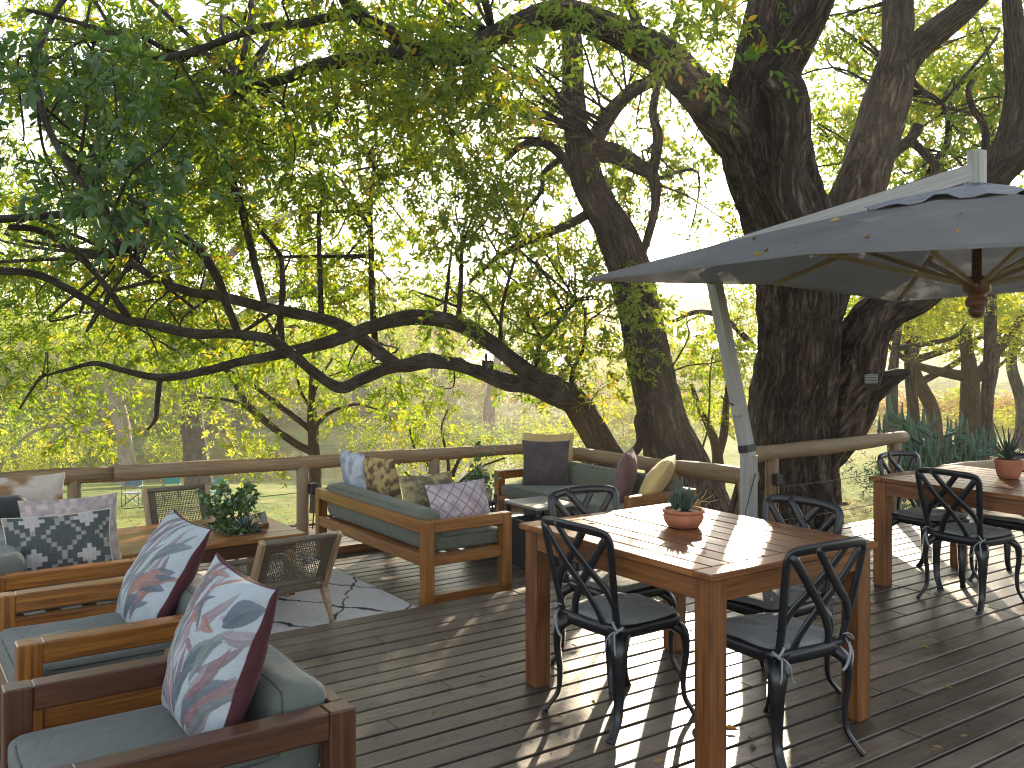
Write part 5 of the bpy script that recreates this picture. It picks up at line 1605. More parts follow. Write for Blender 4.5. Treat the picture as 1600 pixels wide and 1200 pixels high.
# ------------------------------------------------------------------ black metal cross back chairs (facing local +x)
def make_chair():
    root = empty('cross_back_chair', (0, 0, 0))
    mt = M['black_metal']
    SZ = 0.435
    def back_pt(y, z):
        return (-0.185 - (z - SZ) * 0.20 - 0.03 * (1 - (y / 0.21) ** 2) * (z - SZ) / 0.4, y, z)
    # seat: pressed pan with rolled lip
    N = 28
    prof = [(0.0, 0.004), (0.75, 0.004), (0.93, 0.010), (1.0, 0.002), (1.015, -0.012), (1.0, -0.040), (0.93, -0.046)]
    v, f, uv = [], [], []
    for (s, z) in prof:
        for k in range(N):
            a = 2 * math.pi * k / N
            ca, sa = math.cos(a), math.sin(a)
            e = 0.36
            x = 0.20 * math.copysign(abs(ca) ** e, ca)
            y = (0.195 + 0.012 * ca) * math.copysign(abs(sa) ** e, sa)
            v.append((x * s, y * s, SZ + z)); uv.append((x, y))
    for i in range(len(prof) - 1):
        for k in range(N):
            k2 = (k + 1) % N
            f.append((i * N + k, i * N + k2, (i + 1) * N + k2, (i + 1) * N + k))
    m = MB(); m.add(v, f, uv); m.build('seat', mt, root, True)
    # pad
    v, f, uv = [], [], []
    prof = [(0.001, 0.034), (0.5, 0.036), (0.85, 0.033), (0.96, 0.026), (0.985, 0.016), (0.96, 0.007)]
    for (s, z) in prof:
        for k in range(N):
            a = 2 * math.pi * k / N
            ca, sa = math.cos(a), math.sin(a)
            e = 0.42
            x = 0.195 * math.copysign(abs(ca) ** e, ca) + 0.004
            y = (0.19 + 0.012 * ca) * math.copysign(abs(sa) ** e, sa)
            wob = 0.004 * math.sin(5 * a + 1) + 0.003 * math.sin(9 * a)
            v.append((x * s, y * s, SZ + z + wob * s)); uv.append((x, y))
    for i in range(len(prof) - 1):
        for k in range(N):
            k2 = (k + 1) % N
            f.append((i * N + k, i * N + k2, (i + 1) * N + k2, (i + 1) * N + k))
    m = MB(); m.add(v, f, uv); m.build('seat_pad', M['pad'], root, True)
    # legs: bowed out under the seat, sweeping in and kicking out at the foot
    for sx in (-1, 1):
        for sy in (-1, 1):
            kx = 0.055 if sx < 0 else 0.035
            path = catmull([(sx * 0.150, sy * 0.150, SZ - 0.030), (sx * 0.192, sy * 0.188, SZ - 0.075), (sx * 0.198, sy * 0.196, SZ - 0.16), (sx * 0.190, sy * 0.188, 0.18), (sx * 0.196, sy * 0.190, 0.085), (sx * (0.205 + kx * 0.5), sy * 0.203, 0.03), (sx * (0.205 + kx), sy * 0.212, 0.0)], 5)
            L = len(path)
            wd = np.interp(np.linspace(0, 1, L), [0, 0.14, 0.3, 0.6, 0.85, 1], [0.050, 0.045, 0.030, 0.022, 0.019, 0.022])
            m = MB(); m.tube(path, wd, 8, flat=0.55, up=(sx, sy, 0.05), phase=math.pi / 8); m.build('leg', mt, root, True)
    # back frame
    top = 0.845
    q = [(-0.175, SZ - 0.015), (-0.180, SZ + 0.08), (-0.196, SZ + 0.22), (-0.208, top - 0.06), (-0.204, top - 0.022), (-0.178, top - 0.004), (-0.09, top + 0.004), (0, top + 0.006)]
    q = q + [(-y, z) for y, z in q[::-1][1:]]
    path = catmull([back_pt(y, z) for y, z in q], 4)
    m = MB(); m.tube(path, 0.021, 8, flat=0.45, up=(1, 0, 0.2), phase=math.pi / 8); m.build('back_frame', mt, root, True)
    # four crossing straps
    for s in (-1, 1):
        q = [(-0.200 * s, top - 0.010), (-0.085 * s, SZ + 0.26), (0.015 * s, SZ + 0.15), (0.075 * s, SZ + 0.06), (0.095 * s, SZ - 0.010)]
        path = catmull([back_pt(y, z) for y, z in q], 4)
        path[:, 0] += 0.004 * s
        m = MB(); m.tube(path, 0.020, 8, flat=0.32, up=(1, 0, 0.2), phase=math.pi / 8); m.build('back_strap', mt, root, True)
        q = [(-0.090 * s, top + 0.010), (0.0, SZ + 0.315), (0.09 * s, SZ + 0.225), (0.150 * s, SZ + 0.165), (0.187 * s, SZ + 0.09)]
        path = catmull([back_pt(y, z) for y, z in q], 4)
        path[:, 0] += 0.004 * s
        m = MB(); m.tube(path, 0.020, 8, flat=0.32, up=(1, 0, 0.2), phase=math.pi / 8); m.build('back_strap', mt, root, True)
    # lower back bar under the straps
    m = MB(); m.tube(catmull([back_pt(-0.185, SZ - 0.005), back_pt(0, SZ - 0.005), back_pt(0.185, SZ - 0.005)], 5), 0.016, 8, flat=0.8, up=(1, 0, 0.2)); m.build('back_bar', mt, root, True)
    # pad ties, knotted round the back posts
    for s in (-1, 1):
        m = MB()
        a = 0.184 * s
        m.tube(catmull([(-0.17, a * 0.85, SZ + 0.02), (-0.215, a * 0.98, SZ + 0.035), (-0.215, a * 1.12, SZ + 0.01), (-0.18, a * 1.1, SZ + 0.015), (-0.21, a * 1.0, SZ - 0.01)], 5), 0.006, 6, flat=0.5)
        m.tube(catmull([(-0.212, a * 1.0, SZ + 0.0), (-0.235, a * 0.9, SZ - 0.03), (-0.23, a * 0.82, SZ - 0.08), (-0.225, a * 0.72, SZ - 0.10)], 4), 0.0055, 6, flat=0.45)
        m.tube(catmull([(-0.212, a * 1.0, SZ + 0.0), (-0.222, a * 1.07, SZ - 0.05), (-0.212, a * 1.05, SZ - 0.12)], 4), 0.0055, 6, flat=0.45)
        m.build('tie', M['tie'], root, True)
    return root
chair0 = make_chair()
CG = 'black cross back metal chairs round the dining tables'
def place_chair(x, y, rz, label, first=False, s=1.0):
    c = chair0 if first else copy_tree(chair0)
    c.location = (x, y, 0)
    c.rotation_euler = (0, 0, rz)
    c.scale = (s, s, s)
    tag(c, label, 'chair', CG)
    return c
place_chair(2.70, 3.06, R(2), 'black cross back chair on the left side of the middle table', True)
place_chair(3.00, 2.47, R(86), 'black cross back chair at the near end of the middle table')
place_chair(3.03, 3.47, R(-92), 'black cross back chair at the far end of the middle table, facing the camera')
place_chair(3.42, 2.86, R(182), 'black cross back chair on the right side of the middle table, near the umbrella mast')
place_chair(5.70, 3.15, R(-3), 'black cross back chair on the left side of the right hand table', s=0.97)
place_chair(6.02, 3.62, R(-96), 'black cross back chair at the far end of the right hand table', s=0.97)
place_chair(6.42, 3.22, R(178), 'black cross back chair cut by the right edge of the photo', s=0.97)

# ------------------------------------------------------------------ woven lounge chairs (facing local +x)
def make_lounge():
    root = empty('lounge_chair', (0, 0, 0))
    wd = M['pale_wood']
    w = 0.52
    hy = w / 2 - 0.02
    bt, bb = np.array([-0.36, 0, 0.63]), np.array([-0.14, 0, 0.20])      # back posts, top and bottom
    sf, sb = np.array([0.40, 0, 0.325]), np.array([-0.16, 0, 0.225])     # seat rails, front and back
    def bar(name, a, b, wid, dep, y):
        a, b = np.array(a, float), np.array(b, float)
        d_ = b - a
        L = np.linalg.norm(d_)
        ang = math.atan2(d_[2], d_[0])
        o = box_obj(name, (L, wid, dep), ((a + b) / 2).tolist(), wd, root, 0.010, axis=0, rot=(0, -ang, 0))
        o.location.y = y
        return o
    for s in (-1, 1):
        bar('back_post', bb, bt, 0.036, 0.052, s * hy)
        bar('seat_side', sb, sf, 0.036, 0.055, s * (hy - 0.038))
        # tapered legs
        m = MB(); m.tube(catmull([(-0.12, s * (hy - 0.001), 0.255), (-0.19, s * hy, 0.13), (-0.27, s * hy, 0.0)], 4), np.linspace(0.046, 0.020, 9), 4, flat=0.6, up=(0, 1, 0), phase=math.pi / 4); m.build('leg', wd, root)
        m = MB(); m.tube(catmull([(0.36, s * (hy - 0.001), 0.36), (0.39, s * hy, 0.18), (0.43, s * hy, 0.0)], 4), np.linspace(0.042, 0.020, 9), 4, flat=0.6, up=(0, 1, 0), phase=math.pi / 4); m.build('leg', wd, root)
    # cord wrapped rails
    wv = M['weave']
    iw = hy - 0.018
    def rail(name, c, r):
        m = MB(); m.tube([(c[0], -iw, c[2]), (c[0], 0, c[2]), (c[0], iw, c[2])], r, 12); m.build(name, wv, root, True)
    rail('top_rail', bt * 0.96 + bb * 0.04, 0.022)
    rail('lower_back_rail', bb * 0.80 + bt * 0.20, 0.020)
    rail('seat_front_rail', sf * 0.97 + sb * 0.03, 0.022)
    rail('seat_back_rail', sb * 0.97 + sf * 0.03, 0.022)
    def weave(name, a, b, ny, nl, r=0.0035):
        """open cane weave between two rails"""
        m = MB()
        a, b = np.array(a, float), np.array(b, float)
        nrm = np.cross(b - a, (0, 1, 0)); nrm /= np.linalg.norm(nrm)
        e = 0.045
        ys = np.linspace(-iw + e, iw - e, ny)
        for i, y in enumerate(ys):
            ps = [a * (1 - t) + b * t + np.array([0, y, 0]) + nrm * (0.0025 * (1 if (i + j) % 2 else -1)) for j, t in enumerate(np.linspace(0.0, 1.0, 9))]
            m.tube(ps, r, 4, flat=0.5, up=nrm, cap=False)
        for j in range(nl):
            t = 0.05 + 0.9 * j / (nl - 1)
            ps = [a * (1 - t) + b * t + np.array([0, y, 0]) + nrm * (0.003 * (1 if (k + j) % 2 else -1)) for k, y in enumerate(np.linspace(-iw, iw, 9))]
            m.tube(ps, r, 4, flat=0.5, up=nrm, cap=False)
        # dense woven border
        for s in (-1, 1):
            for k in range(9):
                y = s * (iw - 0.003 - k * 0.0062)
                m.tube([a + np.array([0, y, 0]), (a + b) / 2 + np.array([0, y, 0]), b + np.array([0, y, 0])], 0.0034, 5, cap=False)
        o = m.build(name, wv, root, True)
        o['kind'] = 'stuff'
    weave('back_weave', bb * 0.80 + bt * 0.20, bt * 0.96 + bb * 0.04, 30, 19, 0.0032)
    weave('seat_weave', sb * 0.97 + sf * 0.03, sf * 0.97 + sb * 0.03, 30, 22, 0.0032)
    return root
LG = 'woven cord lounge chairs round the coffee table'
lc = make_lounge()
lc.location = (2.09, 5.57, -STEP + 0.004)
lc.scale = (1, 1, 0.90)
lc.rotation_euler = (0, 0, R(92))
tag(lc, 'woven cord lounge chair seen from behind, standing on the rug', 'lounge chair', LG)
l2 = copy_tree(lc, (2.02, 7.28, -STEP + 0.004), R(-90), 'woven cord lounge chair beyond the coffee table, in front of the rail')

# ------------------------------------------------------------------ coffee table with planter
ct = empty('coffee_table', (1.86, 6.42, -STEP + 0.004), 0, 'low teak coffee table with succulents sunk in its top', 'coffee table')
ch = 0.425
x0c, x1c, y0c, y1c = -0.60, 0.58, -0.45, 0.45
tx0, tx1, ty0, ty1 = 0.10, 0.36, -0.30, 0.28          # planter opening
for (a, b, c_, d_) in ((x0c, x1c, y0c, ty0), (x0c, x1c, ty1, y1c)):
    nb = 1
    box_obj('top_board', (b - a, d_ - c_ - 0.003, 0.03), ((a + b) / 2, (c_ + d_) / 2, ch - 0.015), M['teak'], ct, 0.004, axis=0)
for (a, b) in ((x0c, -0.26), (-0.26, tx0), (tx1, x1c)):
    box_obj('top_board', (b - a - 0.003, ty1 - ty0 - 0.003, 0.03), ((a + b) / 2, (ty0 + ty1) / 2, ch - 0.015), M['teak'], ct, 0.004, axis=0)
for s in (-1, 1):
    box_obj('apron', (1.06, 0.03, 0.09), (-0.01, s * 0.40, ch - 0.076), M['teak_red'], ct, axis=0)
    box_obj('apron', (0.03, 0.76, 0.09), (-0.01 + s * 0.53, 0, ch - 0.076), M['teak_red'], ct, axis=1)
    for t in (-1, 1):
        box_obj('leg', (0.06, 0.06, ch - 0.031), (-0.01 + s * 0.50, t * 0.37, (ch - 0.031) / 2), M['teak'], ct, axis=2)
pt = empty('succulent_planter', (1.86 + (tx0 + tx1) / 2, 6.42 + (ty0 + ty1) / 2, -STEP + 0.004 + ch), 0, 'sunken wooden trough of jade plant and aloe in the coffee table', 'planter')
hx, hy_ = (tx1 - tx0) / 2 - 0.004, (ty1 - ty0) / 2 - 0.004
for s in (-1, 1):
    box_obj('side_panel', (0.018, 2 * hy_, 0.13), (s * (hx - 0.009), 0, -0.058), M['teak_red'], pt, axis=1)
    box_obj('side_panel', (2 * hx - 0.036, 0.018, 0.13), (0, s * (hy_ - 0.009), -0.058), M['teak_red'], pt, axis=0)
box_obj('soil', (2 * hx - 0.04, 2 * hy_ - 0.04, 0.09), (0, 0, -0.073), M['soil'], pt)

def rosette(name, c, n, L, r, mat, parent, seed, spread=1.0, droop=0.1, flat=0.45):
    """pointed fleshy blades from one heart"""
    g_ = np.random.default_rng(seed)
    m = MB()
    for k in range(n):
        a = k * 2.399 + g_.normal() * 0.2
        tl = g_.uniform(0.15, 1.0) * spread
        d_ = np.array([math.cos(a) * math.sin(tl), math.sin(a) * math.sin(tl), math.cos(tl)])
        ln = L * g_.uniform(0.7, 1.15)
        b = np.array(c) + d_ * 0.01
        mid = b + d_ * ln * 0.5 + np.array([0, 0, 0.03 * ln])
        e = b + d_ * ln + np.array([0, 0, -droop * ln * math.sin(tl)])
        m.tube(catmull([b, mid, e], 3), r * np.array([0.8, 1.0, 1.05, 0.95, 0.75, 0.45, 0.06]), 6, flat=flat, up=(-math.sin(a) * 0.01 - d_[0], -d_[1], 1.0))
    return m.build(name, mat, parent, True)
g = np.random.default_rng(19)
m = MB()
tips = []
for k in range(13):
    a = g.uniform(0, 6.28)
    b = np.array([g.normal() * 0.02, 0.06 + g.normal() * 0.03, -0.03])
    e = b + np.array([math.cos(a) * g.uniform(0.05, 0.20), math.sin(a) * g.uniform(0.05, 0.22), g.uniform(0.14, 0.30)])
    m.tube(catmull([b, b * 0.5 + e * 0.5 + g.normal(size=3) * 0.02, e], 4), np.linspace(0.011, 0.005, 9), 6)
    tips += [e, b * 0.35 + e * 0.65 + g.normal(size=3) * 0.03]
m.build('stem', M['jade'], pt, True)
tips = np.array(tips)
base = np.repeat(tips, 3, axis=0) + g.normal(size=(len(tips) * 3, 3)) * 0.02
dr = g.normal(size=base.shape) + np.array([0, 0, 0.7])
pos, ax, size, ex = sprigs(base, dr, g.uniform(0.03, 0.06, len(base)), 9, 0.042, g, 0.0)
o = leaf_mesh('jade_foliage', pos, ax, size, g.uniform(0, 1, len(pos)), M['jade'], pt, 0.6, True, 0.8, 21)
o['kind'] = 'stuff'
rosette('aloe', (0.03, -0.17, -0.03), 46, 0.15, 0.011, M['aloe'], pt, 5, 1.15)
rosette('aloe', (0.05, -0.08, -0.03), 30, 0.12, 0.010, M['aloe'], pt, 6, 1.1)
base = np.stack([g.uniform(-0.09, 0.05, 60), g.uniform(-0.24, 0.20, 60), g.uniform(-0.03, 0.03, 60)], 1)
pos, ax, size, ex = sprigs(base, g.normal(size=base.shape) + np.array([-0.4, 0, 0.5]), g.uniform(0.04, 0.09, 60), 9, 0.032, g, 0.1)
o = leaf_mesh('ground_cover', pos, ax, size, g.uniform(0.5, 1, len(pos)), M['jade'], pt, 0.6, True, 0.8, 22)
o['kind'] = 'stuff'
mc = empty('menu_block', (2.27, 6.33, -STEP + 0.004 + ch), R(35), 'small wooden card holder with a dark card beside the succulents', 'card holder')
box_obj('block', (0.09, 0.035, 0.028), (0, 0, 0.0145), M['teak'], mc, axis=0)
box_obj('card', (0.075, 0.003, 0.085), (0, 0, 0.066), M['grey_wood'], mc, 0.001, rot=(R(-14), 0, 0))

# ------------------------------------------------------------------ rug
def rug():
    x0, x1, y0, y1 = 0.55, 2.93, 5.07, 7.05
    nxr, nyr = 300, 250
    xs, ys = np.linspace(x0, x1, nxr), np.linspace(y0, y1, nyr)
    X, Y = np.meshgrid(xs, ys)
    wob = (fbm(X * 7 + 10, Y * 7 + 10, 41) - 0.5) * 0.09
    a = (X + wob) / 0.56 + (Y + wob) / 0.86
    b = (X - wob) / 0.56 - (Y + wob) / 0.86
    fa, fb = np.abs(a - np.round(a)), np.abs(b - np.round(b))
    wdt = 0.022 + 0.04 * np.clip(fbm(X * 5 + 3, Y * 5 + 3, 44) - 0.45, 0, 1) * 2
    ln = np.minimum(fa, fb * 1.5) < wdt
    edge = np.minimum(np.minimum(X - x0, x1 - X), np.minimum(Y - y0, y1 - Y)) < 0.012
    c = np.array((0.60, 0.575, 0.55)) * (0.85 + 0.3 * fbm(X * 90, Y * 12, 45)[..., None])
    c = np.where(ln[..., None], np.array((0.035, 0.037, 0.05)), c)
    c = np.where(edge[..., None], np.array((0.20, 0.19, 0.18)), c)
    Z = -STEP + 0.006 + 0.003 * fbm(X * 2, Y * 2, 46) + 0.001 * vnoise(X * 200, Y * 60, 47)
    pts = np.stack([X, Y, Z], -1).reshape(-1, 3)
    i = (np.arange(nyr - 1)[:, None] * nxr + np.arange(nxr - 1)[None, :])
    f = np.stack([i, i + 1, i + nxr + 1, i + nxr], -1).reshape(-1, 4)
    me = bpy.data.meshes.new('rug')
    me.from_pydata(pts.tolist(), [], f.tolist())
    at = me.color_attributes.new('print', 'FLOAT_COLOR', 'POINT')
    cc = np.concatenate([c.reshape(-1, 3), np.ones((len(pts), 1))], 1)
    at.data.foreach_set('color', cc.astype(np.float32).ravel())
    o = link('rug', me, M['print'])
    tag(o, 'pale flat woven rug with black wobbly diamond lines on the lower deck', 'rug')
rug()

# ------------------------------------------------------------------ black low table with glass top
_t = NT('tinted_glass_top')
_t.bsdf((0.02, 0.025, 0.028), 0.04, None, 0.8, Coat_Weight=0.6)
M['glass'] = _t.m
bt_ = empty('low_table', (4.42, 6.16, -STEP), 0, 'low black box table with a glossy top in front of the corner sofa', 'low table')
box_obj('base', (0.62, 0.96, 0.355), (0, 0, 0.178), M['black_box'], bt_, 0.006)
box_obj('glass_top', (0.66, 1.0, 0.010), (0, 0, 0.362), M['glass'], bt_, 0.002)
sb_ = empty('serving_board', (4.42, 5.98, -STEP + 0.367), 0, 'grey wooden board on feet lying on the black low table', 'board')
box_obj('board', (0.40, 0.46, 0.022), (0, 0, 0.071), M['grey_wood'], sb_, 0.004, axis=0)
for s in (-1, 1):
    for t in (-1, 1):
        box_obj('foot', (0.03, 0.03, 0.058), (s * 0.17, t * 0.2, 0.030), M['black_metal'], sb_)

def potted(name, label, loc, prof, mat, soil_z, soil_r, cat='potted plant'):
    root = empty(name, loc, 0, label, cat, 'potted plants on the tables')
    m = MB(); m.lathe(prof, 32); m.build('pot', mat, root, True)
    m = MB(); m.lathe([(0.001, soil_z), (soil_r * 0.6, soil_z + 0.004), (soil_r, soil_z)], 24); m.build('soil', M['soil'], root, True)
    return root
# terracotta bowl on the middle table
a = potted('potted_aloe', 'spiky dark green aloe in a shallow terracotta bowl on the middle table', (3.10, 3.08, 0.7605),
           [(0.001, 0.002), (0.060, 0.002), (0.072, 0.006), (0.088, 0.030), (0.094, 0.052), (0.089, 0.064), (0.090, 0.068), (0.096, 0.070), (0.098, 0.080), (0.093, 0.086), (0.085, 0.082), (0.082, 0.065), (0.001, 0.062)], M['terracotta'], 0.072, 0.084)
for k, (x_, y_) in enumerate(((-0.03, 0.02), (0.0, -0.02), (0.02, 0.025), (-0.02, -0.02), (0.03, 0.0))):
    rosette('rosette', (x_, y_, 0.072), 20, 0.10, 0.008, M['aloe'], a, 40 + k, 0.75, 0.0)
m = MB()
g = np.random.default_rng(4)
for k in range(8):
    b = np.array([0.05 + g.normal() * 0.01, -0.02 + g.normal() * 0.02, 0.072])
    m.tube(catmull([b, b + np.array([0.02, -0.01, 0.04]), b + np.array([0.05 + g.normal() * 0.02, -0.02 + g.normal() * 0.02, 0.07 + g.normal() * 0.02])], 3), 0.0016, 4)
m.build('dry_stalk', M['tan_cloth'], a, True)
# terracotta pot on the right hand table
b_ = potted('potted_succulent', 'long leaved succulent in a tall round terracotta pot on the right hand table', (6.17, 3.16, 0.7255),
            [(0.001, 0.002), (0.055, 0.002), (0.064, 0.008), (0.080, 0.06), (0.086, 0.12), (0.086, 0.128), (0.080, 0.128), (0.076, 0.11), (0.001, 0.105)], M['terracotta'], 0.112, 0.078)
rosette('rosette', (0.0, 0.0, 0.115), 26, 0.15, 0.010, M['aloe'], b_, 60, 1.25, 0.12)
rosette('rosette', (0.02, 0.02, 0.13), 16, 0.17, 0.008, M['aloe'], b_, 61, 1.0, 0.0)
m = MB()
for k in range(7):
    a_ = k * 0.9
    e = np.array([math.cos(a_) * 0.09, math.sin(a_) * 0.09, 0.12 + 0.2 + 0.02 * (k % 3)])
    m.tube(catmull([(0, 0, 0.115), e * 0.5 + np.array([0, 0, 0.06]), e], 4), np.linspace(0.006, 0.004, 9), 5)
m.build('stem', M['plum'], b_, True)
# beige pot with a small tree on the low table
c_ = potted('potted_tree', 'little green plant on a thin trunk in a beige clay pot', (4.20, 6.50, -STEP + 0.3675),
            [(0.001, 0.002), (0.05, 0.002), (0.068, 0.01), (0.084, 0.06), (0.088, 0.10), (0.083, 0.118), (0.090, 0.122), (0.092, 0.134), (0.086, 0.136), (0.078, 0.12), (0.001, 0.112)], M['beige_pot'], 0.118, 0.08)
m = MB(); m.tube(catmull([(0, 0, 0.11), (0.015, 0.0, 0.22), (0.0, 0.01, 0.33)], 5), np.linspace(0.010, 0.007, 11), 7); m.build('trunk', M['pale_wood'], c_, True)
g = np.random.default_rng(23)
base = np.array([(-0.02, 0.02, 0.28)]) + g.normal(size=(34, 3)) * np.array([0.05, 0.05, 0.08])
pos, ax, size, ex = sprigs(base, g.normal(size=base.shape) + np.array([0, 0, -0.2]), g.uniform(0.04, 0.09, 34), 8, 0.05, g, 0.1)
o = leaf_mesh('foliage', pos, ax, size, g.uniform(0, 1, len(pos)), M['jade'], c_, 0.5, True, 0.6, 24)
o['kind'] = 'stuff'
fg = empty('figurine', (4.13, 6.24, -STEP + 0.3675), 0.4, 'small dark animal figurine beside the beige pot on the low table', 'figurine')
m = MB()
m.tube(catmull([(-0.04, 0, 0.05), (-0.01, 0, 0.065), (0.03, 0, 0.06), (0.045, 0, 0.09), (0.05, 0, 0.12), (0.07, 0, 0.13)], 4), np.interp(np.linspace(0, 1, 21), [0, .2, .45, .65, .8, 1], [.012, .024, .02, .014, .018, .008]), 8)
m.build('body', M['black_metal'], fg, True)
for sx in (-0.02, 0.025):
    for sy in (-0.012, 0.012):
        m = MB(); m.tube([(sx, sy, 0.0), (sx, sy, 0.03), (sx, sy * 0.9, 0.06)], 0.006, 6); m.build('leg', M['black_metal'], fg, True)

# ------------------------------------------------------------------ cantilever umbrella
_t = NT('grey_canvas_canopy')
_tc = _t.n('ShaderNodeTexCoord').outputs['Object']
_n = _t.noise(_tc, 300.0, 2.0, 0.5)
_n2 = _t.noise(_tc, 1.6, 4.0, 0.6)
_c = _t.ramp(_t.math('ADD', _t.math('MULTIPLY', _n, 0.3), _t.math('MULTIPLY', _n2, 0.7)), [(0.35, (0.16, 0.16, 0.165)), (0.65, (0.215, 0.213, 0.216))])
_d = _t.n('ShaderNodeBsdfDiffuse'); _t.l(_c, _d.inputs['Color']); _t.l(_t.bump(_n2, 0.2, 0.05), _d.inputs['Normal'])
_tr = _t.n('ShaderNodeBsdfTranslucent'); _t.l(_c, _tr.inputs['Color'])
_m = _t.n('ShaderNodeMixShader', {0: 0.3}); _t.l(_d.outputs[0], _m.inputs[1]); _t.l(_tr.outputs[0], _m.inputs[2])
_t.l(_m.outputs[0], _t.out.inputs[0])
M['canopy'] = _t.m
M['vent'] = mat_fabric('dark_blue_grey_canvas', (0.07, 0.085, 0.115))
um = empty('cantilever_umbrella', W(1.64, 6.5, 0.0), 0, 'big grey cantilever umbrella on a leaning pale mast', 'umbrella')
U0 = np.array(um.location)
C = np.array(W(2.97, 5.93, 0.0))
e1 = np.array(W(0.751, 0.66, 0.0)); e2 = np.array(W(0.66, -0.751, 0.0))
e1 /= np.linalg.norm(e1); e2 /= np.linalg.norm(e2)
HA, HB = 2.0, 1.5
ZC, ZM1, ZM2, ZT = 2.02, 2.085, 2.075, 2.60
def cpt(a, b, z):
    return C + e1 * a + e2 * b + np.array([0, 0, z]) - U0
rim = [(-1, -1), (0, -1), (1, -1), (1, 0), (1, 1), (0, 1), (-1, 1), (-1, 0)]
def rimz(i):
    a, b = rim[i]
    return ZC if a and b else (ZM1 if a == 0 else ZM2)
def rib_pt(i, t, dz=0.0):
    a, b = rim[i]
    z = ZT + (rimz(i) - ZT) * t + 0.03 * math.sin(t * math.pi)
    return cpt(a * HA * t, b * HB * t, z + dz)
apx = 0.10
for i in range(8):
    j = (i + 1) % 8
    nr_, ns_ = 14, 10
    v, uv, f = [], [], []
    for r_ in range(nr_ + 1):
        t = apx + (1 - apx) * r_ / nr_
        for s_ in range(ns_ + 1):
            w_ = s_ / ns_
            p = rib_pt(i, t) * (1 - w_) + rib_pt(j, t) * w_
            sag = -0.055 * t * math.sin(w_ * math.pi) - 0.006 * math.sin(t * 16 + i) * math.sin(w_ * math.pi)
            pull = 0.05 * t ** 3 * math.sin(w_ * math.pi) if r_ == nr_ else 0.0
            v.append(p + np.array([0, 0, sag + pull])); uv.append((w_, t))
    for r_ in range(nr_):
        for s_ in range(ns_):
            k = r_ * (ns_ + 1) + s_
            f.append((k, k + 1, k + ns_ + 2, k + ns_ + 1))
    # turned hem with thickness
    b0 = nr_ * (ns_ + 1)
    n0 = len(v)
    for s_ in range(ns_ + 1):
        v.append(v[b0 + s_] + np.array([0, 0, -0.022])); uv.append((s_ / ns_, 1.02))
    for s_ in range(ns_):
        f.append((b0 + s_, b0 + s_ + 1, n0 + s_ + 1, n0 + s_))
    m = MB(); m.add(v, f, uv); m.build('canopy_panel', M['canopy'], um, True)
# vent flap over the top
m = MB()
v, f = [], []
nn_ = 48
for r_, (t, dz) in enumerate(((0.02, 0.045), (0.12, 0.035), (0.22, 0.03), (0.30, 0.012))):
    for k in range(nn_):
        x_ = k / nn_ * 8
        i = int(x_) % 8
        w_ = x_ - int(x_)
        p = rib_pt(i, t) * (1 - w_) + rib_pt((i + 1) % 8, t) * w_
        v.append(p + np.array([0, 0, dz + (0.018 * math.sin(k * 1.7) + 0.012 * math.sin(k * 0.9 + 2)) * t * 3.3]))
for r_ in range(3):
    for k in range(nn_):
        k2 = (k + 1) % nn_
        f.append((r_ * nn_ + k, r_ * nn_ + k2, (r_ + 1) * nn_ + k2, (r_ + 1) * nn_ + k))
f.append(tuple(range(nn_)))
m.add(v, f); m.build('vent_flap', M['vent'], um, True)
hub_z = 1.99
def beam(name, a, b, w_, h_, mat, parent):
    m = MB()
    v_, f_, uv_ = tube_arrays([a, (np.array(a) + np.array(b)) / 2, b], w_ * 0.7071, 4, h_ / w_, None, True, math.pi / 4)
    m.add(v_, f_, uv_[:, ::-1])
    return m.build(name, mat, parent)
for i in range(8):
    beam('rib', rib_pt(i, 0.03, -0.05), rib_pt(i, 0.985, -0.028), 0.022, 0.034, M['rib'], um)
    s_ = cpt(rim[i][0] * 0.05, rim[i][1] * 0.05, hub_z)
    beam('strut', s_, rib_pt(i, 0.55, -0.055), 0.020, 0.028, M['rib'], um)
m = MB()
m.lathe([(0.001, 0.68), (0.03, 0.68), (0.03, 0.12), (0.075, 0.11), (0.082, 0.075), (0.082, 0.02), (0.060, 0.005), (0.050, -0.012), (0.062, -0.025), (0.070, -0.05), (0.062, -0.075), (0.045, -0.082), (0.048, -0.09), (0.052, -0.105), (0.044, -0.13), (0.025, -0.148), (0.001, -0.152)], 24, tuple(cpt(0, 0, hub_z - 0.065)))
m.build('hub', M['hub'], um, True)
# mast: upright foot, kink, leaning post, and the long arm over the canopy
kink = np.array(P(1170, 716, 6.5)) - U0
topj = np.array(P(1108, 398, 6.62)) - U0
foot = np.array((kink[0], kink[1], 0.0))
arm_e = C + np.array([0, 0, 2.715]) - U0
mh = Vector((e1[0], e1[1], 0))
beam('mast_foot', foot, kink + np.array([0, 0, 0.02]), 0.085, 0.085, M['mast'], um)
beam('mast', kink + (topj - kink) * -0.01, topj, 0.080, 0.080, M['mast'], um)
beam('arm', topj, arm_e, 0.062, 0.105, M['mast'], um)
beam('arm_post', arm_e + np.array([0, 0, -0.10]), arm_e + np.array([0, 0, 0.13]), 0.085, 0.085, M['mast'], um)
beam('mast_strap', kink + (topj - kink) * 0.03, kink + (topj - kink) * 0.065, 0.086, 0.086, M['black_plastic'], um)
m = MB(); m.tube([foot + np.array([0, 0, 0.02]), foot + np.array([0, 0, 0.06])], 0.16, 20); m.build('base_plate', M['black_metal'], um)
m = MB()
ln_ = [topj + (arm_e - topj) * t + np.array([0, 0, 0.075 - 0.02 * math.sin(t * math.pi)]) for t in np.linspace(0, 0.97, 14)]
m.tube(ln_, 0.004, 5); m.build('pulley_cord', M['black_plastic'], um, True)
m = MB()
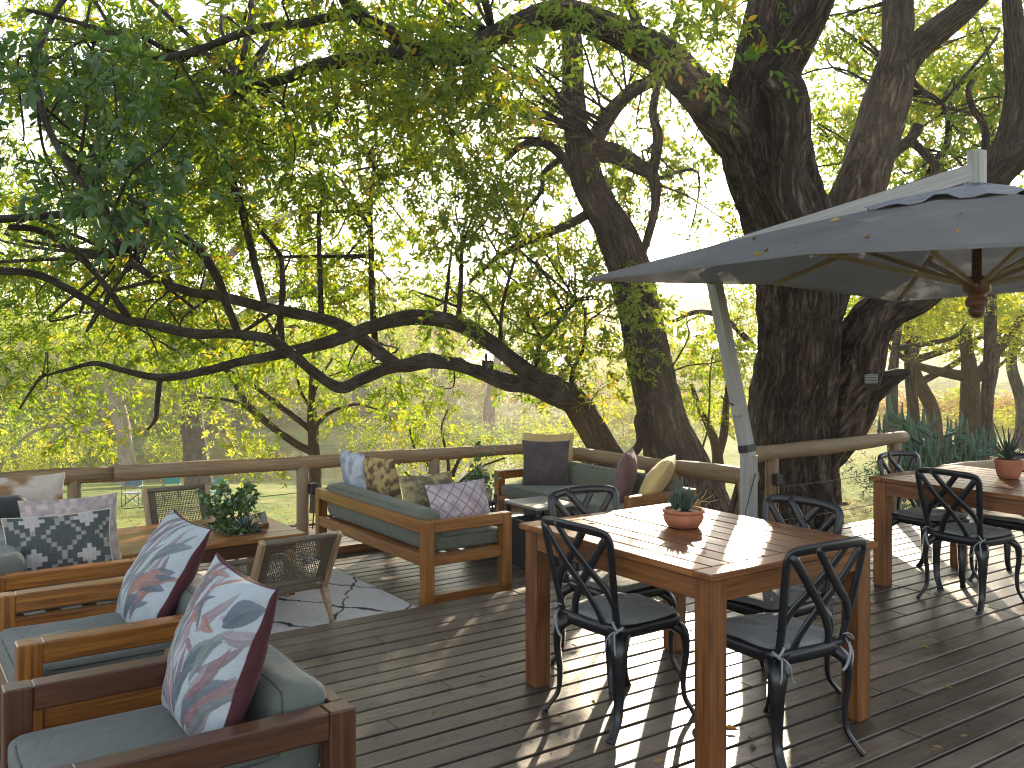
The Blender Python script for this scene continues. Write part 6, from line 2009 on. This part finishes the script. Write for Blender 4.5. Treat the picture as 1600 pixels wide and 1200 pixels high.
crd = catmull([kink + np.array([0.0, -0.06, -0.10]), kink + np.array([-0.06, -0.06, -0.25]), kink + np.array([-0.10, -0.05, -0.42]), kink + np.array([-0.06, -0.05, -0.60])], 6)
m.tube(crd, 0.004, 5); m.build('loose_cord', M['black_plastic'], um, True)
spk = np.array(P(1150, 640, 6.46)) - U0
box_obj('crank_box', (0.05, 0.05, 0.09), spk, M['mast'], um, 0.006)
m = MB(); m.tube(catmull([spk + np.array([-0.02, 0, 0.03]), spk + np.array([-0.08, 0.02, 0.06]), spk + np.array([-0.12, 0.03, 0.10])], 4), 0.006, 6); m.build('crank_handle', M['black_metal'], um, True)

# ------------------------------------------------------------------ small fittings
fl = empty('floodlight', P(762, 571, 10.0), 0.3, 'small black floodlight fixed under the curved bare limb', 'floodlight')
box_obj('housing', (0.13, 0.07, 0.11), (0, 0, 0), M['black_plastic'], fl, 0.012)
box_obj('lens', (0.10, 0.006, 0.08), (0, -0.038, 0), M['glass'], fl, 0.002)
box_obj('bracket', (0.03, 0.02, 0.09), (0, 0.02, 0.085), M['black_plastic'], fl)
sg = empty('tree_light', P(1361, 592, 8.74), -YAW, 'small grey slatted lamp box fixed on the low limb of the big tree', 'lamp box')
box_obj('housing', (0.115, 0.04, 0.085), (0, 0, 0), M['sign_metal'], sg, 0.005)
for k in range(5):
    box_obj('slat', (0.10, 0.012, 0.006), (0, -0.024, -0.030 + k * 0.015), M['black_plastic'], sg, 0.001)
for px, py, z_, lab in ((497, 757, None, 'black outlet box on the rail post behind the middle sofa'), (1226, 746, None, 'black outlet box on the post of the thick log rail')):
    if px < 600:
        p = on(cB, cC, 3.16); loc = Vector((p.x + 0.075, p.y - 0.06, 0.335))
    else:
        loc = Vector((6.13, 5.022, 0.50))
    ob = empty('outlet_box', loc, 0.0, lab, 'outlet box', 'outlet boxes on the posts')
    box_obj('box', (0.075, 0.06, 0.095), (0, 0, 0), M['black_plastic'], ob, 0.008)
    m = MB(); m.tube([(0.0, -0.0, -0.04), (0.005, -0.0, -0.2), (0.0, 0.01, -0.36)], 0.006, 6); m.build('cable', M['black_plastic'], ob, True)

# ------------------------------------------------------------------ fallen leaves
def fallen(n, where, label, group, mat, size=(0.03, 0.06), seed=1):
    g_ = np.random.default_rng(seed)
    k = 0
    me_cache = []
    for q in range(4):
        me_cache.append(leaf_mesh('fallen_leaf', np.zeros((1, 3)), np.array([[1.0, 0.05 * q, 0.12]]), np.array([1.0]), np.array([0.25 * q + 0.1]), mat, False, 0.5, True, 2.5, q + 3))
    for k in range(n):
        p, rz = where(g_, k)
        o = link('fallen_leaf', me_cache[k % 4], None)
        s = g_.uniform(*size)
        o.scale = (s, s, s)
        o.location = p
        o.rotation_euler = (g_.normal() * 0.12, g_.normal() * 0.12, rz)
        tag(o, label, 'leaf', group)
spots = [(675, 1118), (688, 1108), (632, 1008), (960, 985), (903, 1012), (862, 1030), (1020, 1190), (742, 893), (600, 885), (560, 905), (520, 915), (1472, 1072), (760, 1060), (700, 1000), (880, 1120), (1440, 1010), (1180, 1160), (590, 1040), (1500, 1150), (930, 1100)]
def on_deck(g_, k):
    if k < len(spots):
        z = 0.012 if not (540 < spots[k][0] < 780 and spots[k][1] < 930) else -STEP + 0.012
        p = Pz(spots[k][0], spots[k][1], z)
        return p, g_.uniform(0, 6.28)
    return (g_.uniform(1.2, 7), g_.uniform(0.5, 4.9), 0.012), g_.uniform(0, 6.28)
fallen(26, on_deck, 'small curled yellow brown leaf lying on the deck boards', 'dry leaves on the deck', LEAF_DRY, (0.03, 0.06), 3)
def on_canopy(g_, k):
    i = 7 if k % 3 else 0
    i = [7, 6, 5, 7, 6, 0][k % 6]
    t, w_ = g_.uniform(0.2, 0.97), g_.uniform(0.05, 0.95)
    p = rib_pt(i, t) * (1 - w_) + rib_pt((i + 1) % 8, t) * w_
    return tuple(p + U0 + np.array([0, 0, -0.055 * t * math.sin(w_ * math.pi) + 0.012])), g_.uniform(0, 6.28)
fallen(16, on_canopy, 'small curled dry leaf lying on the grey umbrella canopy', 'dry leaves on the umbrella', LEAF_DRY, (0.03, 0.075), 9)
fallen(3, lambda g_, k: ([Pz(1038, 833, 0.766), Pz(1100, 856, 0.766), Pz(930, 820, 0.766)][k], g_.uniform(0, 6.28)), 'yellow leaf lying on the slats of the middle table', 'leaves on the table', LEAF_DRY, (0.03, 0.05), 14)
fallen(1, lambda g_, k: (Pz(255, 1027, 0.607), 0.4), 'yellow leaf lying on the inner armrest of the nearest armchair', 'leaves on the seats', LEAF_DRY, (0.05, 0.07), 15)
fallen(1, lambda g_, k: (Pz(905, 772, 0.375), 1.4), 'pale leaf lying on the seat of the corner sofa', 'leaves on the seats', LEAF_DRY, (0.05, 0.07), 16)

# ------------------------------------------------------------------ haze: sunlit dusty air over the river
_t = NT('sunlit_haze')
_v = _t.n('ShaderNodeVolumePrincipled', {'Color': (1.0, 0.97, 0.90, 1.0), 'Density': 0.0012, 'Anisotropy': 0.65})
_t.l(_v.outputs[0], _t.out.inputs['Volume'])
ztop = max((o.matrix_world @ Vector(c)).z for o in scene.objects if o.type == 'MESH' for c in o.bound_box) if False else 13.0
zlo = float(GZ.min()) - 1.0
hv, hf = [], [(0, 3, 2, 1), (4, 5, 6, 7), (0, 1, 5, 4), (1, 2, 6, 5), (2, 3, 7, 6), (3, 0, 4, 7)]
for z_ in (zlo, ztop):
    for X_, d_ in ((-192, -42), (192, -42), (192, 192), (-192, 192)):
        hv.append(tuple(W(X_, d_, z_)))
me = bpy.data.meshes.new('haze')
me.from_pydata(hv, [], hf)
tag(link('haze', me, _t.m), kind='stuff')
